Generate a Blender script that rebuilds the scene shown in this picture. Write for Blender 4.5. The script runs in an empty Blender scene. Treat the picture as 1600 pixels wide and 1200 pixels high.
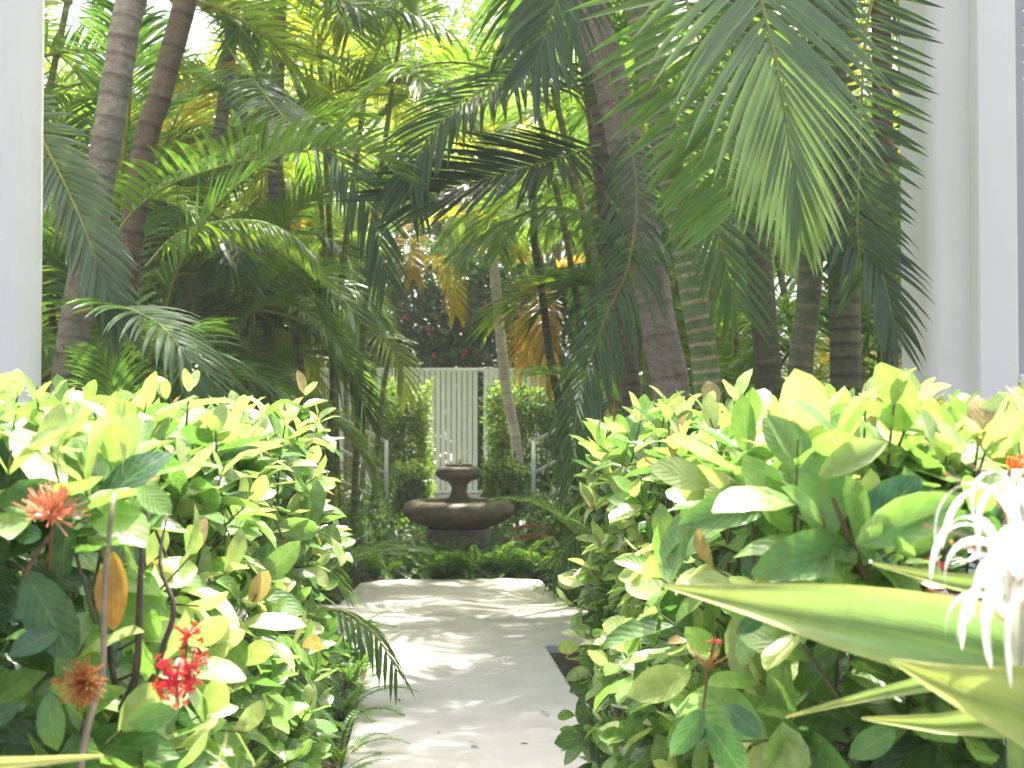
import bpy, math, random
import numpy as np
from mathutils import Vector, Matrix
from mathutils.bvhtree import BVHTree

# ------------------------------------------------------------------ scene, camera, light
S = bpy.context.scene
COL = S.collection
R = math.radians
F_PX = 2000.0
YAW, PITCH = R(2.6), math.atan(50 / F_PX)
CAM_Z = 1.5

cam_d = bpy.data.cameras.new('camera')
cam_d.lens = 45.0
cam_d.sensor_width = 36.0
cam_d.clip_start = 0.05
cam_d.clip_end = 500
cam_d.dof.use_dof = True
cam_d.dof.focus_distance = 4.2
cam_d.dof.aperture_fstop = 7.0
cam = bpy.data.objects.new('camera', cam_d)
COL.objects.link(cam)
cam.location = (0, 0, CAM_Z)
cam.rotation_euler = (R(90) + PITCH, 0, -YAW)
S.camera = cam

SUN_EL, SUN_AZ = R(66), R(14)          # azimuth from +Y (straight down the path) towards +X
world = bpy.data.worlds.new('World')
S.world = world
world.use_nodes = True
wn = world.node_tree
wn.nodes.clear()
sky = wn.nodes.new('ShaderNodeTexSky')
sky.sky_type = 'NISHITA'
sky.sun_disc = False
sky.sun_elevation = SUN_EL
sky.sun_rotation = SUN_AZ
sky.dust_density = 7.0
sky.air_density = 0.7
sky.ozone_density = 0.3
bg = wn.nodes.new('ShaderNodeBackground')
bg.inputs['Strength'].default_value = 0.15
wo = wn.nodes.new('ShaderNodeOutputWorld')
wn.links.new(sky.outputs[0], bg.inputs['Color'])
wn.links.new(bg.outputs[0], wo.inputs['Surface'])

sun_d = bpy.data.lights.new('sun', 'SUN')
sun_d.energy = 4.2
sun_d.angle = R(0.8)
sun_d.color = (1.0, 0.95, 0.86)
sun = bpy.data.objects.new('sun', sun_d)
COL.objects.link(sun)
to_sun = Vector((math.sin(SUN_AZ) * math.cos(SUN_EL), math.cos(SUN_AZ) * math.cos(SUN_EL), math.sin(SUN_EL)))
sun.rotation_euler = to_sun.to_track_quat('Z', 'Y').to_euler()
sun.location = to_sun * 40

S.view_settings.view_transform = 'Standard'
S.view_settings.look = 'None'
S.view_settings.gamma = 1.0
S.view_settings.exposure = 2.0
S.view_settings.use_curve_mapping = False
S.render.engine = 'CYCLES'
S.cycles.max_bounces = 7
S.cycles.diffuse_bounces = 4
S.cycles.glossy_bounces = 2
S.cycles.transmission_bounces = 6
S.cycles.sample_clamp_indirect = 6.0
S.cycles.use_denoising = True
S.cycles.use_adaptive_sampling = True
S.cycles.adaptive_threshold = 0.02

# ------------------------------------------------------------------ helpers
rng = random.Random(11)
FWD = Vector((math.sin(YAW) * math.cos(PITCH), math.cos(YAW) * math.cos(PITCH), math.sin(PITCH)))
RIGHT = Vector((math.cos(YAW), -math.sin(YAW), 0))
UPV = RIGHT.cross(FWD)


def P(px, py, D):
    """the place at depth D (metres down the path) that the photograph shows at px, py"""
    d = FWD + RIGHT * ((px - 800) / F_PX) + UPV * ((600 - py) / F_PX)
    k = D / d.y
    return Vector((d.x * k, D, CAM_Z + d.z * k))


def tag(o, label=None, cat=None, group=None, kind=None):
    if label: o['label'] = label
    if cat: o['category'] = cat
    if group: o['group'] = group
    if kind: o['kind'] = kind
    return o


def link(name, data, parent=None, loc=None):
    o = bpy.data.objects.new(name, data)
    COL.objects.link(o)
    if parent: o.parent = parent
    if loc is not None: o.location = loc
    return o


def empty(name, loc, label=None, cat=None, group=None):
    o = link(name, None, None, loc)
    o.empty_display_size = 0.1
    return tag(o, label, cat, group)


class MB:
    """collects geometry for ONE mesh"""
    def __init__(self):
        self.v, self.f, self.uv, self.t, self.n = [], [], [], [], 0

    def add(self, verts, faces, uvs=None, tints=None):
        verts = np.asarray(verts, dtype=np.float64).reshape(-1, 3)
        k = len(verts)
        b = self.n
        self.v.append(verts)
        self.f.extend([tuple(i + b for i in f) for f in faces])
        self.uv.append(np.zeros((k, 2)) if uvs is None else np.asarray(uvs, dtype=np.float64).reshape(k, 2))
        if tints is None:
            t = np.ones((k, 4))
        else:
            t = np.ones((k, 4))
            t[:, :3] = np.asarray(tints, dtype=np.float64).reshape(-1, 3)
        self.t.append(t)
        self.n += k
        return self

    def mesh(self, name, mat, smooth=True, off=None):
        v = np.concatenate(self.v) if self.v else np.zeros((0, 3))
        if off is not None: v = v - np.array(off)
        me = bpy.data.meshes.new(name)
        me.from_pydata(v.tolist(), [], self.f)
        uv = np.concatenate(self.uv)
        tn = np.concatenate(self.t)
        li = np.empty(len(me.loops), dtype=np.int32)
        me.loops.foreach_get('vertex_index', li)
        ul = me.uv_layers.new(name='UVMap')
        ul.data.foreach_set('uv', uv[li].astype(np.float32).ravel())
        at = me.color_attributes.new('tint', 'FLOAT_COLOR', 'POINT')
        at.data.foreach_set('color', tn.astype(np.float32).ravel())
        if smooth: me.polygons.foreach_set('use_smooth', [True] * len(me.polygons))
        me.materials.append(mat)
        me.update()
        return me

    def build(self, name, mat, parent=None, smooth=True, off=None, loc=None):
        return link(name, self.mesh(name, mat, smooth, off), parent, loc)

    def box(self, x0, x1, y0, y1, z0, z1, bev=0.0, tint=None):
        b = min(bev, (x1 - x0) / 3, (y1 - y0) / 3, (z1 - z0) / 3)
        if b <= 0:
            v = [(x, y, z) for x in (x0, x1) for y in (y0, y1) for z in (z0, z1)]
            f = [(0, 1, 3, 2), (4, 6, 7, 5), (0, 4, 5, 1), (2, 3, 7, 6), (0, 2, 6, 4), (1, 5, 7, 3)]
        else:
            v = []
            for x, sx in ((x0, 1), (x1, -1)):
                for y, sy in ((y0, 1), (y1, -1)):
                    for z, sz in ((z0, 1), (z1, -1)):
                        v += [(x, y + sy * b, z + sz * b), (x + sx * b, y, z + sz * b), (x + sx * b, y + sy * b, z)]
            I = lambda i, j, k, a: ((i * 2 + j) * 2 + k) * 3 + a
            f = []
            for i in (0, 1):
                q = [I(i, 0, 0, 0), I(i, 0, 1, 0), I(i, 1, 1, 0), I(i, 1, 0, 0)]; f.append(q if i == 0 else q[::-1])
                q = [I(0, i, 0, 1), I(1, i, 0, 1), I(1, i, 1, 1), I(0, i, 1, 1)]; f.append(q if i == 0 else q[::-1])
                q = [I(0, 0, i, 2), I(0, 1, i, 2), I(1, 1, i, 2), I(1, 0, i, 2)]; f.append(q if i == 0 else q[::-1])
            for j in (0, 1):
                for k in (0, 1):
                    f.append([I(0, j, k, 1), I(0, j, k, 2), I(1, j, k, 2), I(1, j, k, 1)])
                    f.append([I(j, 0, k, 0), I(j, 0, k, 2), I(j, 1, k, 2), I(j, 1, k, 0)])
                    f.append([I(j, k, 0, 0), I(j, k, 0, 1), I(j, k, 1, 1), I(j, k, 1, 0)])
            for i in (0, 1):
                for j in (0, 1):
                    for k in (0, 1):
                        f.append([I(i, j, k, 0), I(i, j, k, 1), I(i, j, k, 2)])
        return self.add(v, f, None, None if tint is None else [tint] * len(v))

    def tube(self, pts, radii, seg=8, tints=None, caps=True):
        pts = [Vector(p) for p in pts]
        n = len(pts)
        V, UV, T = [], [], []
        t0 = (pts[1] - pts[0]).normalized()
        a = Vector((1, 0, 0)) if abs(t0.x) < 0.8 else Vector((0, 1, 0))
        u = t0.cross(a).normalized()
        acc = 0
        for i, p in enumerate(pts):
            t = (pts[min(i + 1, n - 1)] - pts[max(i - 1, 0)])
            if t.length < 1e-9: t = t0
            t = t.normalized()
            u = (u - t * u.dot(t)).normalized()
            w = t.cross(u)
            if i: acc += (p - pts[i - 1]).length
            for k in range(seg):
                th = 2 * math.pi * k / seg
                V.append(p + (u * math.cos(th) + w * math.sin(th)) * radii[i])
                UV.append((k / seg, acc))
                if tints is not None: T.append(tints[i])
        Fc = []
        for i in range(n - 1):
            for k in range(seg):
                k2 = (k + 1) % seg
                Fc.append((i * seg + k, i * seg + k2, (i + 1) * seg + k2, (i + 1) * seg + k))
        if caps:
            Fc.append(tuple(range(seg))[::-1])
            Fc.append(tuple((n - 1) * seg + k for k in range(seg)))
        return self.add(V, Fc, UV, T if tints is not None else None)

    def lathe(self, prof, seg=48, cx=0, cy=0):
        V, Fc, UV = [], [], []
        n = len(prof)
        for i, (r, z) in enumerate(prof):
            for k in range(seg):
                th = 2 * math.pi * k / seg
                V.append((cx + r * math.cos(th), cy + r * math.sin(th), z))
                UV.append((k / seg, i / n))
        for i in range(n - 1):
            for k in range(seg):
                k2 = (k + 1) % seg
                Fc.append((i * seg + k, i * seg + k2, (i + 1) * seg + k2, (i + 1) * seg + k))
        return self.add(V, Fc, UV)


def spline(pts, n):
    """Catmull-Rom through pts, n even samples"""
    p = [Vector(q) for q in pts]
    p = [p[0] * 2 - p[1]] + p + [p[-1] * 2 - p[-2]]
    out = []
    for i in range(1, len(p) - 2):
        for k in range(12):
            t = k / 12
            a, b, c, d = p[i - 1], p[i], p[i + 1], p[i + 2]
            out.append(0.5 * ((2 * b) + (c - a) * t + (2 * a - 5 * b + 4 * c - d) * t * t + (3 * b - a - 3 * c + d) * t ** 3))
    out.append(p[-2])
    cum = [0]
    for i in range(1, len(out)): cum.append(cum[-1] + (out[i] - out[i - 1]).length)
    res, j = [], 0
    for i in range(n):
        s = cum[-1] * i / (n - 1)
        while j < len(out) - 2 and cum[j + 1] < s: j += 1
        k = (s - cum[j]) / max(1e-9, cum[j + 1] - cum[j])
        res.append(out[j].lerp(out[j + 1], min(1, max(0, k))))
    return res


# ------------------------------------------------------------------ materials
def newmat(name):
    m = bpy.data.materials.new(name)
    m.use_nodes = True
    nt = m.node_tree
    nt.nodes.clear()
    out = nt.nodes.new('ShaderNodeOutputMaterial')
    return m, nt, out


def N(nt, typ, **kw):
    n = nt.nodes.new(typ)
    for k, v in kw.items():
        if k in n.inputs: n.inputs[k].default_value = v
        else: setattr(n, k, v)
    return n


def mixrgb(nt, blend, fac, a, b):
    m = nt.nodes.new('ShaderNodeMix')
    m.data_type = 'RGBA'
    m.blend_type = blend
    for sock, val in ((m.inputs['Factor'], fac), (m.inputs['A'], a), (m.inputs['B'], b)):
        pass
    ins = [i for i in m.inputs if i.enabled]
    for sock, val in zip(ins, (fac, a, b)):
        if hasattr(val, 'links'): nt.links.new(val, sock)
        elif isinstance(val, (int, float)): sock.default_value = val
        else: sock.default_value = (*val, 1) if len(val) == 3 else val
    return [o for o in m.outputs if o.enabled][0]


def math_n(nt, op, a, b=None):
    m = nt.nodes.new('ShaderNodeMath')
    m.operation = op
    for i, v in enumerate((a, b)):
        if v is None: continue
        if hasattr(v, 'links'): nt.links.new(v, m.inputs[i])
        else: m.inputs[i].default_value = v
    return m.outputs[0]


def leaf_material(name, rough=0.32, trans=0.35, veins=0.0, vein_kind='pinnate', trans_gain=(1.9, 1.8, 0.7), noise_scale=18, blemish=0.0):
    """thin leaf: colour from the tint attribute times the object's colour; veins from UV; light passes through"""
    m, nt, out = newmat(name)
    at = N(nt, 'ShaderNodeAttribute', attribute_name='tint')
    oi = N(nt, 'ShaderNodeObjectInfo')
    col = mixrgb(nt, 'MULTIPLY', 1.0, at.outputs['Color'], oi.outputs['Color'])
    tc = N(nt, 'ShaderNodeTexCoord')
    no = N(nt, 'ShaderNodeTexNoise', Scale=noise_scale, Detail=3.0)
    geo = N(nt, 'ShaderNodeNewGeometry')
    nt.links.new(geo.outputs['Position'], no.inputs['Vector'])
    mr = N(nt, 'ShaderNodeMapRange')
    mr.inputs['From Min'].default_value = 0.3; mr.inputs['From Max'].default_value = 0.7
    mr.inputs['To Min'].default_value = 0.82; mr.inputs['To Max'].default_value = 1.14
    nt.links.new(no.outputs[0], mr.inputs['Value'])
    hs = N(nt, 'ShaderNodeHueSaturation')
    nt.links.new(col, hs.inputs['Color']); nt.links.new(mr.outputs[0], hs.inputs['Value'])
    col = hs.outputs[0]
    bump_h = None
    rough_sock = None
    if blemish > 0:
        nb = N(nt, 'ShaderNodeTexNoise', Scale=noise_scale * 3.2, Detail=2.0)
        nt.links.new(geo.outputs['Position'], nb.inputs['Vector'])
        bl = N(nt, 'ShaderNodeMapRange')
        bl.inputs['From Min'].default_value = 0.66; bl.inputs['From Max'].default_value = 0.74
        bl.inputs['To Max'].default_value = blemish
        nt.links.new(nb.outputs[0], bl.inputs['Value'])
        col = mixrgb(nt, 'MIX', bl.outputs[0], col, (0.22, 0.17, 0.05))
        rg = N(nt, 'ShaderNodeMapRange')
        rg.inputs['From Min'].default_value = 0.3; rg.inputs['From Max'].default_value = 0.7
        rg.inputs['To Min'].default_value = rough * 0.75; rg.inputs['To Max'].default_value = rough * 1.8
        nt.links.new(no.outputs[0], rg.inputs['Value'])
        rough_sock = rg.outputs[0]
    if veins > 0:
        uvn = N(nt, 'ShaderNodeUVMap', uv_map='UVMap')
        sp = N(nt, 'ShaderNodeSeparateXYZ')
        nt.links.new(uvn.outputs[0], sp.inputs[0])
        au = math_n(nt, 'ABSOLUTE', math_n(nt, 'SUBTRACT', sp.outputs[0], 0.5))
        mid = math_n(nt, 'LESS_THAN', au, 0.03)
        if vein_kind == 'pinnate':
            ph = math_n(nt, 'SUBTRACT', math_n(nt, 'MULTIPLY', sp.outputs[1], 44.0), math_n(nt, 'MULTIPLY', au, 34.0))
        else:
            ph = math_n(nt, 'MULTIPLY', sp.outputs[0], 120.0)
        sv = math_n(nt, 'SINE', ph)
        svp = math_n(nt, 'POWER', math_n(nt, 'ADD', math_n(nt, 'MULTIPLY', sv, 0.5), 0.5), 5.0)
        f = math_n(nt, 'MULTIPLY', svp, 0.28 * veins)
        f = math_n(nt, 'ADD', f, math_n(nt, 'MULTIPLY', mid, 0.55 * veins))
        light = mixrgb(nt, 'MIX', 0.55, col, (0.42, 0.5, 0.16))
        col = mixrgb(nt, 'MIX', f, col, light)
        bump_h = math_n(nt, 'SUBTRACT', math_n(nt, 'MULTIPLY', sv, 0.5), math_n(nt, 'MULTIPLY', mid, 1.2))
    bs = N(nt, 'ShaderNodeBsdfPrincipled', Roughness=rough)
    bs.inputs['Specular IOR Level'].default_value = 0.5
    nt.links.new(col, bs.inputs['Base Color'])
    if rough_sock is not None: nt.links.new(rough_sock, bs.inputs['Roughness'])
    if blemish > 0 and bump_h is not None: bump_h = math_n(nt, 'ADD', bump_h, math_n(nt, 'MULTIPLY', no.outputs[0], 5.0))
    if bump_h is not None:
        bp = N(nt, 'ShaderNodeBump', Strength=0.22, Distance=0.002)
        nt.links.new(bump_h, bp.inputs['Height'])
        nt.links.new(bp.outputs[0], bs.inputs['Normal'])
    tr = N(nt, 'ShaderNodeBsdfTranslucent')
    tcol = mixrgb(nt, 'MULTIPLY', 1.0, col, (*trans_gain, 1))
    nt.links.new(tcol, tr.inputs['Color'])
    mx = N(nt, 'ShaderNodeMixShader')
    mx.inputs[0].default_value = trans
    nt.links.new(bs.outputs[0], mx.inputs[1]); nt.links.new(tr.outputs[0], mx.inputs[2])
    nt.links.new(mx.outputs[0], out.inputs['Surface'])
    return m


def solid_material(name, col, rough=0.6, var=0.25, scale=6.0, bump=0.2, bscale=60.0, dist=0.004, use_tint=False, col2=None, metallic=0.0, spec=0.5, stretch=None):
    m, nt, out = newmat(name)
    tc = N(nt, 'ShaderNodeTexCoord')
    vec = tc.outputs['Object']
    if stretch:
        mp = N(nt, 'ShaderNodeMapping')
        mp.inputs['Scale'].default_value = stretch
        nt.links.new(vec, mp.inputs['Vector']); vec = mp.outputs[0]
    n1 = N(nt, 'ShaderNodeTexNoise', Scale=scale, Detail=6.0, Roughness=0.65)
    nt.links.new(vec, n1.inputs['Vector'])
    n2 = N(nt, 'ShaderNodeTexNoise', Scale=bscale, Detail=4.0)
    nt.links.new(vec, n2.inputs['Vector'])
    mr = N(nt, 'ShaderNodeMapRange')
    mr.inputs['From Min'].default_value = 0.32; mr.inputs['From Max'].default_value = 0.68
    nt.links.new(n1.outputs[0], mr.inputs['Value'])
    c2 = col2 if col2 is not None else tuple(c * (1 - var * 1.4) for c in col)
    base = mixrgb(nt, 'MIX', mr.outputs[0], c2, col)
    if use_tint:
        at = N(nt, 'ShaderNodeAttribute', attribute_name='tint')
        base = mixrgb(nt, 'MULTIPLY', 1.0, base, at.outputs['Color'])
    bs = N(nt, 'ShaderNodeBsdfPrincipled', Roughness=rough, Metallic=metallic)
    bs.inputs['Specular IOR Level'].default_value = spec
    nt.links.new(base, bs.inputs['Base Color'])
    bp = N(nt, 'ShaderNodeBump', Strength=bump, Distance=dist)
    nt.links.new(n2.outputs[0], bp.inputs['Height'])
    nt.links.new(bp.outputs[0], bs.inputs['Normal'])
    nt.links.new(bs.outputs[0], out.inputs['Surface'])
    return m


M = {}
M['ixora'] = leaf_material('ixora_leaf', 0.22, 0.34, 0.6, trans_gain=(1.6, 1.7, 1.0), noise_scale=42, blemish=0.55)
M['small_leaf'] = leaf_material('small_leaf', 0.38, 0.42, 0.0)
M['frond'] = leaf_material('palm_leaflet', 0.30, 0.52, 0.0, noise_scale=4)
M['frond_near'] = leaf_material('palm_leaflet_near', 0.27, 0.36, 0.5, 'parallel', noise_scale=7)
M['lily_leaf'] = leaf_material('lily_leaf', 0.34, 0.30, 0.75, 'parallel', noise_scale=16, blemish=0.35, trans_gain=(1.35, 1.4, 1.0))
M['rachis'] = leaf_material('palm_rachis', 0.4, 0.08, 0.0, noise_scale=9)
M['petal_white'] = leaf_material('white_petal', 0.45, 0.35, 0.0, trans_gain=(1.05, 1.05, 1.0))
M['petal_red'] = leaf_material('red_petal', 0.45, 0.3, 0.0, trans_gain=(1.4, 1.0, 0.8))
M['bark'] = solid_material('palm_bark', (1, 1, 1), 0.85, 0.3, 20, 0.9, 38, 0.012, use_tint=True, col2=(0.52, 0.47, 0.40), stretch=(1, 1, 1.6))
M['stem'] = solid_material('woody_stem', (1, 1, 1), 0.8, 0.3, 30, 0.5, 160, 0.002, use_tint=True)
M['concrete'] = solid_material('path_concrete', (0.66, 0.63, 0.555), 0.82, 0.1, 2.6, 0.3, 140, 0.002, col2=(0.54, 0.51, 0.445))
M['soil'] = solid_material('soil', (0.10, 0.075, 0.05), 0.95, 0.5, 7, 1.0, 45, 0.03, col2=(0.035, 0.028, 0.02))
M['stucco'] = solid_material('white_stucco', (0.90, 0.875, 0.79), 0.85, 0.04, 1.3, 0.3, 220, 0.0015)
M['stucco2'] = solid_material('white_trim', (0.90, 0.88, 0.81), 0.7, 0.03, 2, 0.15, 220, 0.001)
M['recess_shade'] = solid_material('recess_grey', (0.42, 0.42, 0.42), 0.4, 0.05, 3, 0.05, 40)  # grey that stands in for shade inside the window recess
M['bronze'] = solid_material('fountain_stone', (0.24, 0.165, 0.095), 0.46, 0.4, 7, 0.35, 55, 0.004, col2=(0.085, 0.072, 0.055), stretch=(1, 1, 2.2))
M['metal'] = solid_material('gate_paint', (0.76, 0.77, 0.78), 0.5, 0.08, 3, 0.05, 80)
M['white_paint'] = solid_material('rail_paint', (0.80, 0.80, 0.80), 0.4, 0.05, 5, 0.05, 80)
M['rock'] = solid_material('grey_rock', (0.24, 0.22, 0.19), 0.9, 0.5, 14, 0.9, 30, 0.02)
M['dry'] = solid_material('dry_sheath', (0.36, 0.15, 0.07), 0.7, 0.4, 10, 0.5, 60, 0.004, col2=(0.16, 0.06, 0.035), stretch=(1, 6, 6))
M['dry_light'] = solid_material('dry_frond', (0.5, 0.3, 0.13), 0.75, 0.3, 12, 0.4, 60, 0.004)

m, nt, out = newmat('water')
bs = N(nt, 'ShaderNodeBsdfPrincipled', Roughness=0.03, IOR=1.33)
bs.inputs['Base Color'].default_value = (0.85, 0.92, 0.92, 1)
bs.inputs['Transmission Weight'].default_value = 1.0
nt.links.new(bs.outputs[0], out.inputs['Surface'])
M['water'] = m

# leaf colours (real base colours, not lit ones)
DEEP, MID, LIGHT, YOUNG, BRONZE = (0.036, 0.100, 0.030), (0.080, 0.180, 0.046), (0.160, 0.290, 0.075), (0.330, 0.410, 0.160), (0.340, 0.240, 0.115)

# ------------------------------------------------------------------ the setting
def structure(name, mb, mat, smooth=False):
    return tag(mb.build(name, mat, None, smooth), kind='structure')


# ground: one sheet, gently uneven near the beds
g = MB()
nx, ny = 60, 70
xs = np.concatenate([[-120, -60, -25], np.linspace(-12, 12, nx), [25, 60, 120]])
ys = np.concatenate([[-60, -20], np.linspace(-3, 30, ny), [40, 60, 140]])
V = []
for y in ys:
    for x in xs:
        z = -0.075
        if abs(x) < 12 and 1 < y < 24: z += 0.03 * math.sin(x * 2.3 + y) * math.cos(y * 1.9 - x)
        V.append((x, y, z))
w = len(xs)
g.add(V, [(j * w + i, j * w + i + 1, (j + 1) * w + i + 1, (j + 1) * w + i) for j in range(len(ys) - 1) for i in range(w - 1)])
structure('ground', g, M['soil'], True)

# pale concrete path: an outline with the cut corner of the right-hand bed
pt = [(-0.47, -1.5), (1.6, -1.5), (1.6, 1.2), (1.0, 5.6), (0.78, 6.35), (0.66, 6.95), (0.60, 8.45), (3.0, 8.6), (3.0, 10.15), (0.92, 10.1), (0.86, 11.0), (0.80, 11.75), (0.55, 11.9), (-0.1, 11.82), (-0.6, 11.86), (-0.85, 11.6), (-0.92, 10.3), (-3.2, 10.25), (-3.2, 8.9), (-0.62, 8.75), (-0.52, 8.0), (-0.47, 5.2)]
g = MB()
n = len(pt)
b = 0.02
cen = Vector((0, 6))
V = [(x, y, -0.12) for x, y in pt] + [(x, y, -0.012) for x, y in pt]
top = []
for i, (x, y) in enumerate(pt):
    a, c = Vector(pt[i - 1]), Vector(pt[(i + 1) % n])
    p = Vector((x, y))
    n1 = Vector((-(p - a).y, (p - a).x)).normalized(); n2 = Vector((-(c - p).y, (c - p).x)).normalized()
    q = p + (n1 + n2).normalized() * b
    top.append((q.x, q.y, 0.0))
V += top
Fc = [(i, (i + 1) % n, n + (i + 1) % n, n + i) for i in range(n)] + [(n + i, n + (i + 1) % n, 2 * n + (i + 1) % n, 2 * n + i) for i in range(n)]
Fc.append(tuple(range(2 * n, 3 * n)))
g.add(V, Fc)
structure('path', g, M['concrete'])

g = MB(); g.box(-6, 6, 23.4, 60, -0.06, -0.02)
structure('driveway', g, M['concrete'])
g = MB(); g.box(-0.8, 0.85, 19.8, 23.38, -0.06, -0.025)
structure('walkway_behind_fountain', g, M['concrete'])

# white house walls on both sides
wl = empty('house_wall', (-3.1, 6.9, 0), 'smooth white stucco wall end at the edge of the photo beside the ringed palm trunks', 'wall')
def corner_wall(xa, xb, y0, y1, z0, z1, rad, inner):
    """upright wall block, rounded on its near corner at the side inner (+1: at xb, -1: at xa)"""
    prof = []
    xc = xb - rad if inner > 0 else xa + rad
    for k in range(9):
        th = math.pi / 2 * k / 8
        prof.append((xc + inner * rad * math.sin(th), y0 + rad - rad * math.cos(th)))
    far = xb if inner > 0 else xa
    oth = xa if inner > 0 else xb
    prof = [(oth, y0)] + prof + [(far - (0.10 if inner > 0 else 0.0), y1), (oth, y1)]
    n_ = len(prof)
    mb = MB()
    V_ = [(x, y, z0) for x, y in prof] + [(x, y, z1) for x, y in prof]
    F_ = [(i, (i + 1) % n_, n_ + (i + 1) % n_, n_ + i) for i in range(n_)] + [tuple(range(n_)), tuple(range(n_, 2 * n_))]
    return mb.add(V_, F_)


x0 = P(67, 300, 6.62).x
g = corner_wall(-4.6, x0, 6.5, 6.66, -0.1, 6.4, 0.12, 1); g.build('wall_face', M['stucco'], wl, False, wl.location)
wr = empty('house_wall', (3.3, 6.9, 0), 'white stucco wall with a raised pilaster and a window recess filled in grey for its shade behind the hanging palm fronds', 'wall')
x0, x1, x2 = P(1452, 300, 6.5).x, P(1528, 300, 6.4).x, P(1590, 300, 6.4).x
zs = P(1590, 585, 6.4).z
g = corner_wall(x0, x1 + 0.1, 6.5, x0 / P(1407, 300, 6.5).x * 6.5, -0.1, 6.4, 0.07, -1); g.build('wall_face', M['stucco'], wr, False, wr.location)
g = MB(); g.box(x1, x2, 6.4, 7.08, -0.1, 6.4, 0.008); g.build('pilaster', M['stucco2'], wr, False, wr.location)
g = MB(); g.box(x2 + 0.002, x2 + 1.6, 6.42, 7.07, -0.1, zs - 0.045, 0.008); g.build('wall_below_window', M['stucco2'], wr, False, wr.location)
g = MB(); g.box(x2 + 0.002, x2 + 1.6, 6.385, 7.0, zs - 0.042, zs, 0.006); g.build('sill', M['stucco2'], wr, False, wr.location)
sh = MB(); sh.box(x2 + 0.002, x2 + 0.07, 6.47, 7.0, zs + 0.002, 6.4, 0.004); sh = sh.build('recess_board', M['recess_shade'], wr, False, wr.location)  # grey boards added to fill the opening, their tone imitating recess shade
for i in range(34):
    g = MB(); g.box(x2 + 0.072, x2 + 1.2, 6.49, 6.52, zs + 0.02 + i * 0.09, zs + 0.098 + i * 0.09, 0.004)
    g.build('slat', M['recess_shade'], sh, False, wr.location)

# gate and fence of vertical slats
def slat_fence(name, x0, x1, y, z0, z1, label, cat, group=None, pitch=0.1, wdt=0.082):
    e = empty(name, (x0, y, 0), label, cat, group)
    proto = MB(); proto.box(-wdt / 2, wdt / 2, -0.012, 0.012, z0 + 0.052, z1 - 0.062, 0.004); pm = proto.mesh('slat', M['metal'], False)
    k = int((x1 - x0 - 0.1) / pitch)
    for i in range(k):
        link('slat', pm, e, (0.1 + i * pitch, rng.uniform(-0.002, 0.002), 0))
    for nm, a, c in (('top_rail', z1 - 0.06, z1), ('bottom_rail', z0, z0 + 0.05)):
        g = MB(); g.box(0.0, x1 - x0, -0.025, 0.025, a, c, 0.004); g.build(nm, M['metal'], e, False)
    for xx in (0.0, x1 - x0):
        g = MB(); g.box(xx - 0.045, xx + 0.045, -0.04, 0.04, -0.06, z1 + 0.015, 0.005); g.build('post', M['metal'], e, False)
    return e


slat_fence('slatted_gate', -0.80, 0.60, 24, 0.06, 2.40, 'tall grey slatted gate behind the fountain at the end of the walk', 'gate')
slat_fence('slatted_fence', 0.70, 4.6, 24, 0.06, 2.40, 'grey slatted fence right of the gate behind a leaning white trunk', 'fence', 'grey slatted fence panels')
slat_fence('slatted_fence', -4.6, -0.90, 24, 0.06, 2.40, 'grey slatted fence left of the gate behind palm fronds', 'fence', 'grey slatted fence panels')
a, c = P(727, 690, 28), P(768, 640, 28)  # white wedge added behind the slats to imitate a slanting bright reflection
g = MB()
g.add([(a.x, 28, -.1), (c.x + 2.5, 28, -.1), (c.x + 2.5, 28, c.z), (c.x, 28, c.z), (a.x, 28, a.z)] + [(a.x, 28.2, -.1), (c.x + 2.5, 28.2, -.1), (c.x + 2.5, 28.2, c.z), (c.x, 28.2, c.z), (a.x, 28.2, a.z)],
      [(0, 1, 2, 3, 4), (9, 8, 7, 6, 5), (0, 5, 6, 1), (1, 6, 7, 2), (2, 7, 8, 3), (3, 8, 9, 4), (4, 9, 5, 0)])
tag(g.build('reflection_wedge', M['stucco'], None, False), 'white wedge added for the bright slanting reflection at the gate slats', 'wall')

# stair railings and steps
for side in (1, -1):
    X0 = 1.22 if side > 0 else -1.03
    st = empty('garden_stairs', (X0, 20.4, 0), 'concrete steps under the white railing ' + ('right' if side > 0 else 'left') + ' of the fountain', 'stairs', 'garden steps')
    for i in range(6):
        g = MB(); xa, xb = sorted((side * (0.1 + 0.3 * i), side * (0.1 + 0.3 * (i + 1) - 0.003)))
        g.box(xa, xb, -0.7, 0.7, -0.06, 0.16 * (i + 1), 0.01); g.build('step', M['concrete'], st, False)
    rl = empty('stair_railing', (X0, 19.66, 0), 'white tubular stair railing with three bars ' + ('right' if side > 0 else 'left') + ' of the fountain', 'railing', 'white stair railings')
    for k in range(2):
        xx = side * 1.75 * k
        zb = 0.93 * k
        g = MB(); g.tube([(xx, 0, zb - 0.05), (xx, 0, zb + 1.12)], [0.03, 0.03], 10); g.build('post', M['white_paint'], rl)
    for h in (1.10, 0.62, 0.15):
        g = MB(); g.tube([(0, 0, h), (side * 1.75, 0, h + 0.93)], [0.025, 0.025], 10); g.build('rail', M['white_paint'], rl)

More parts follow.
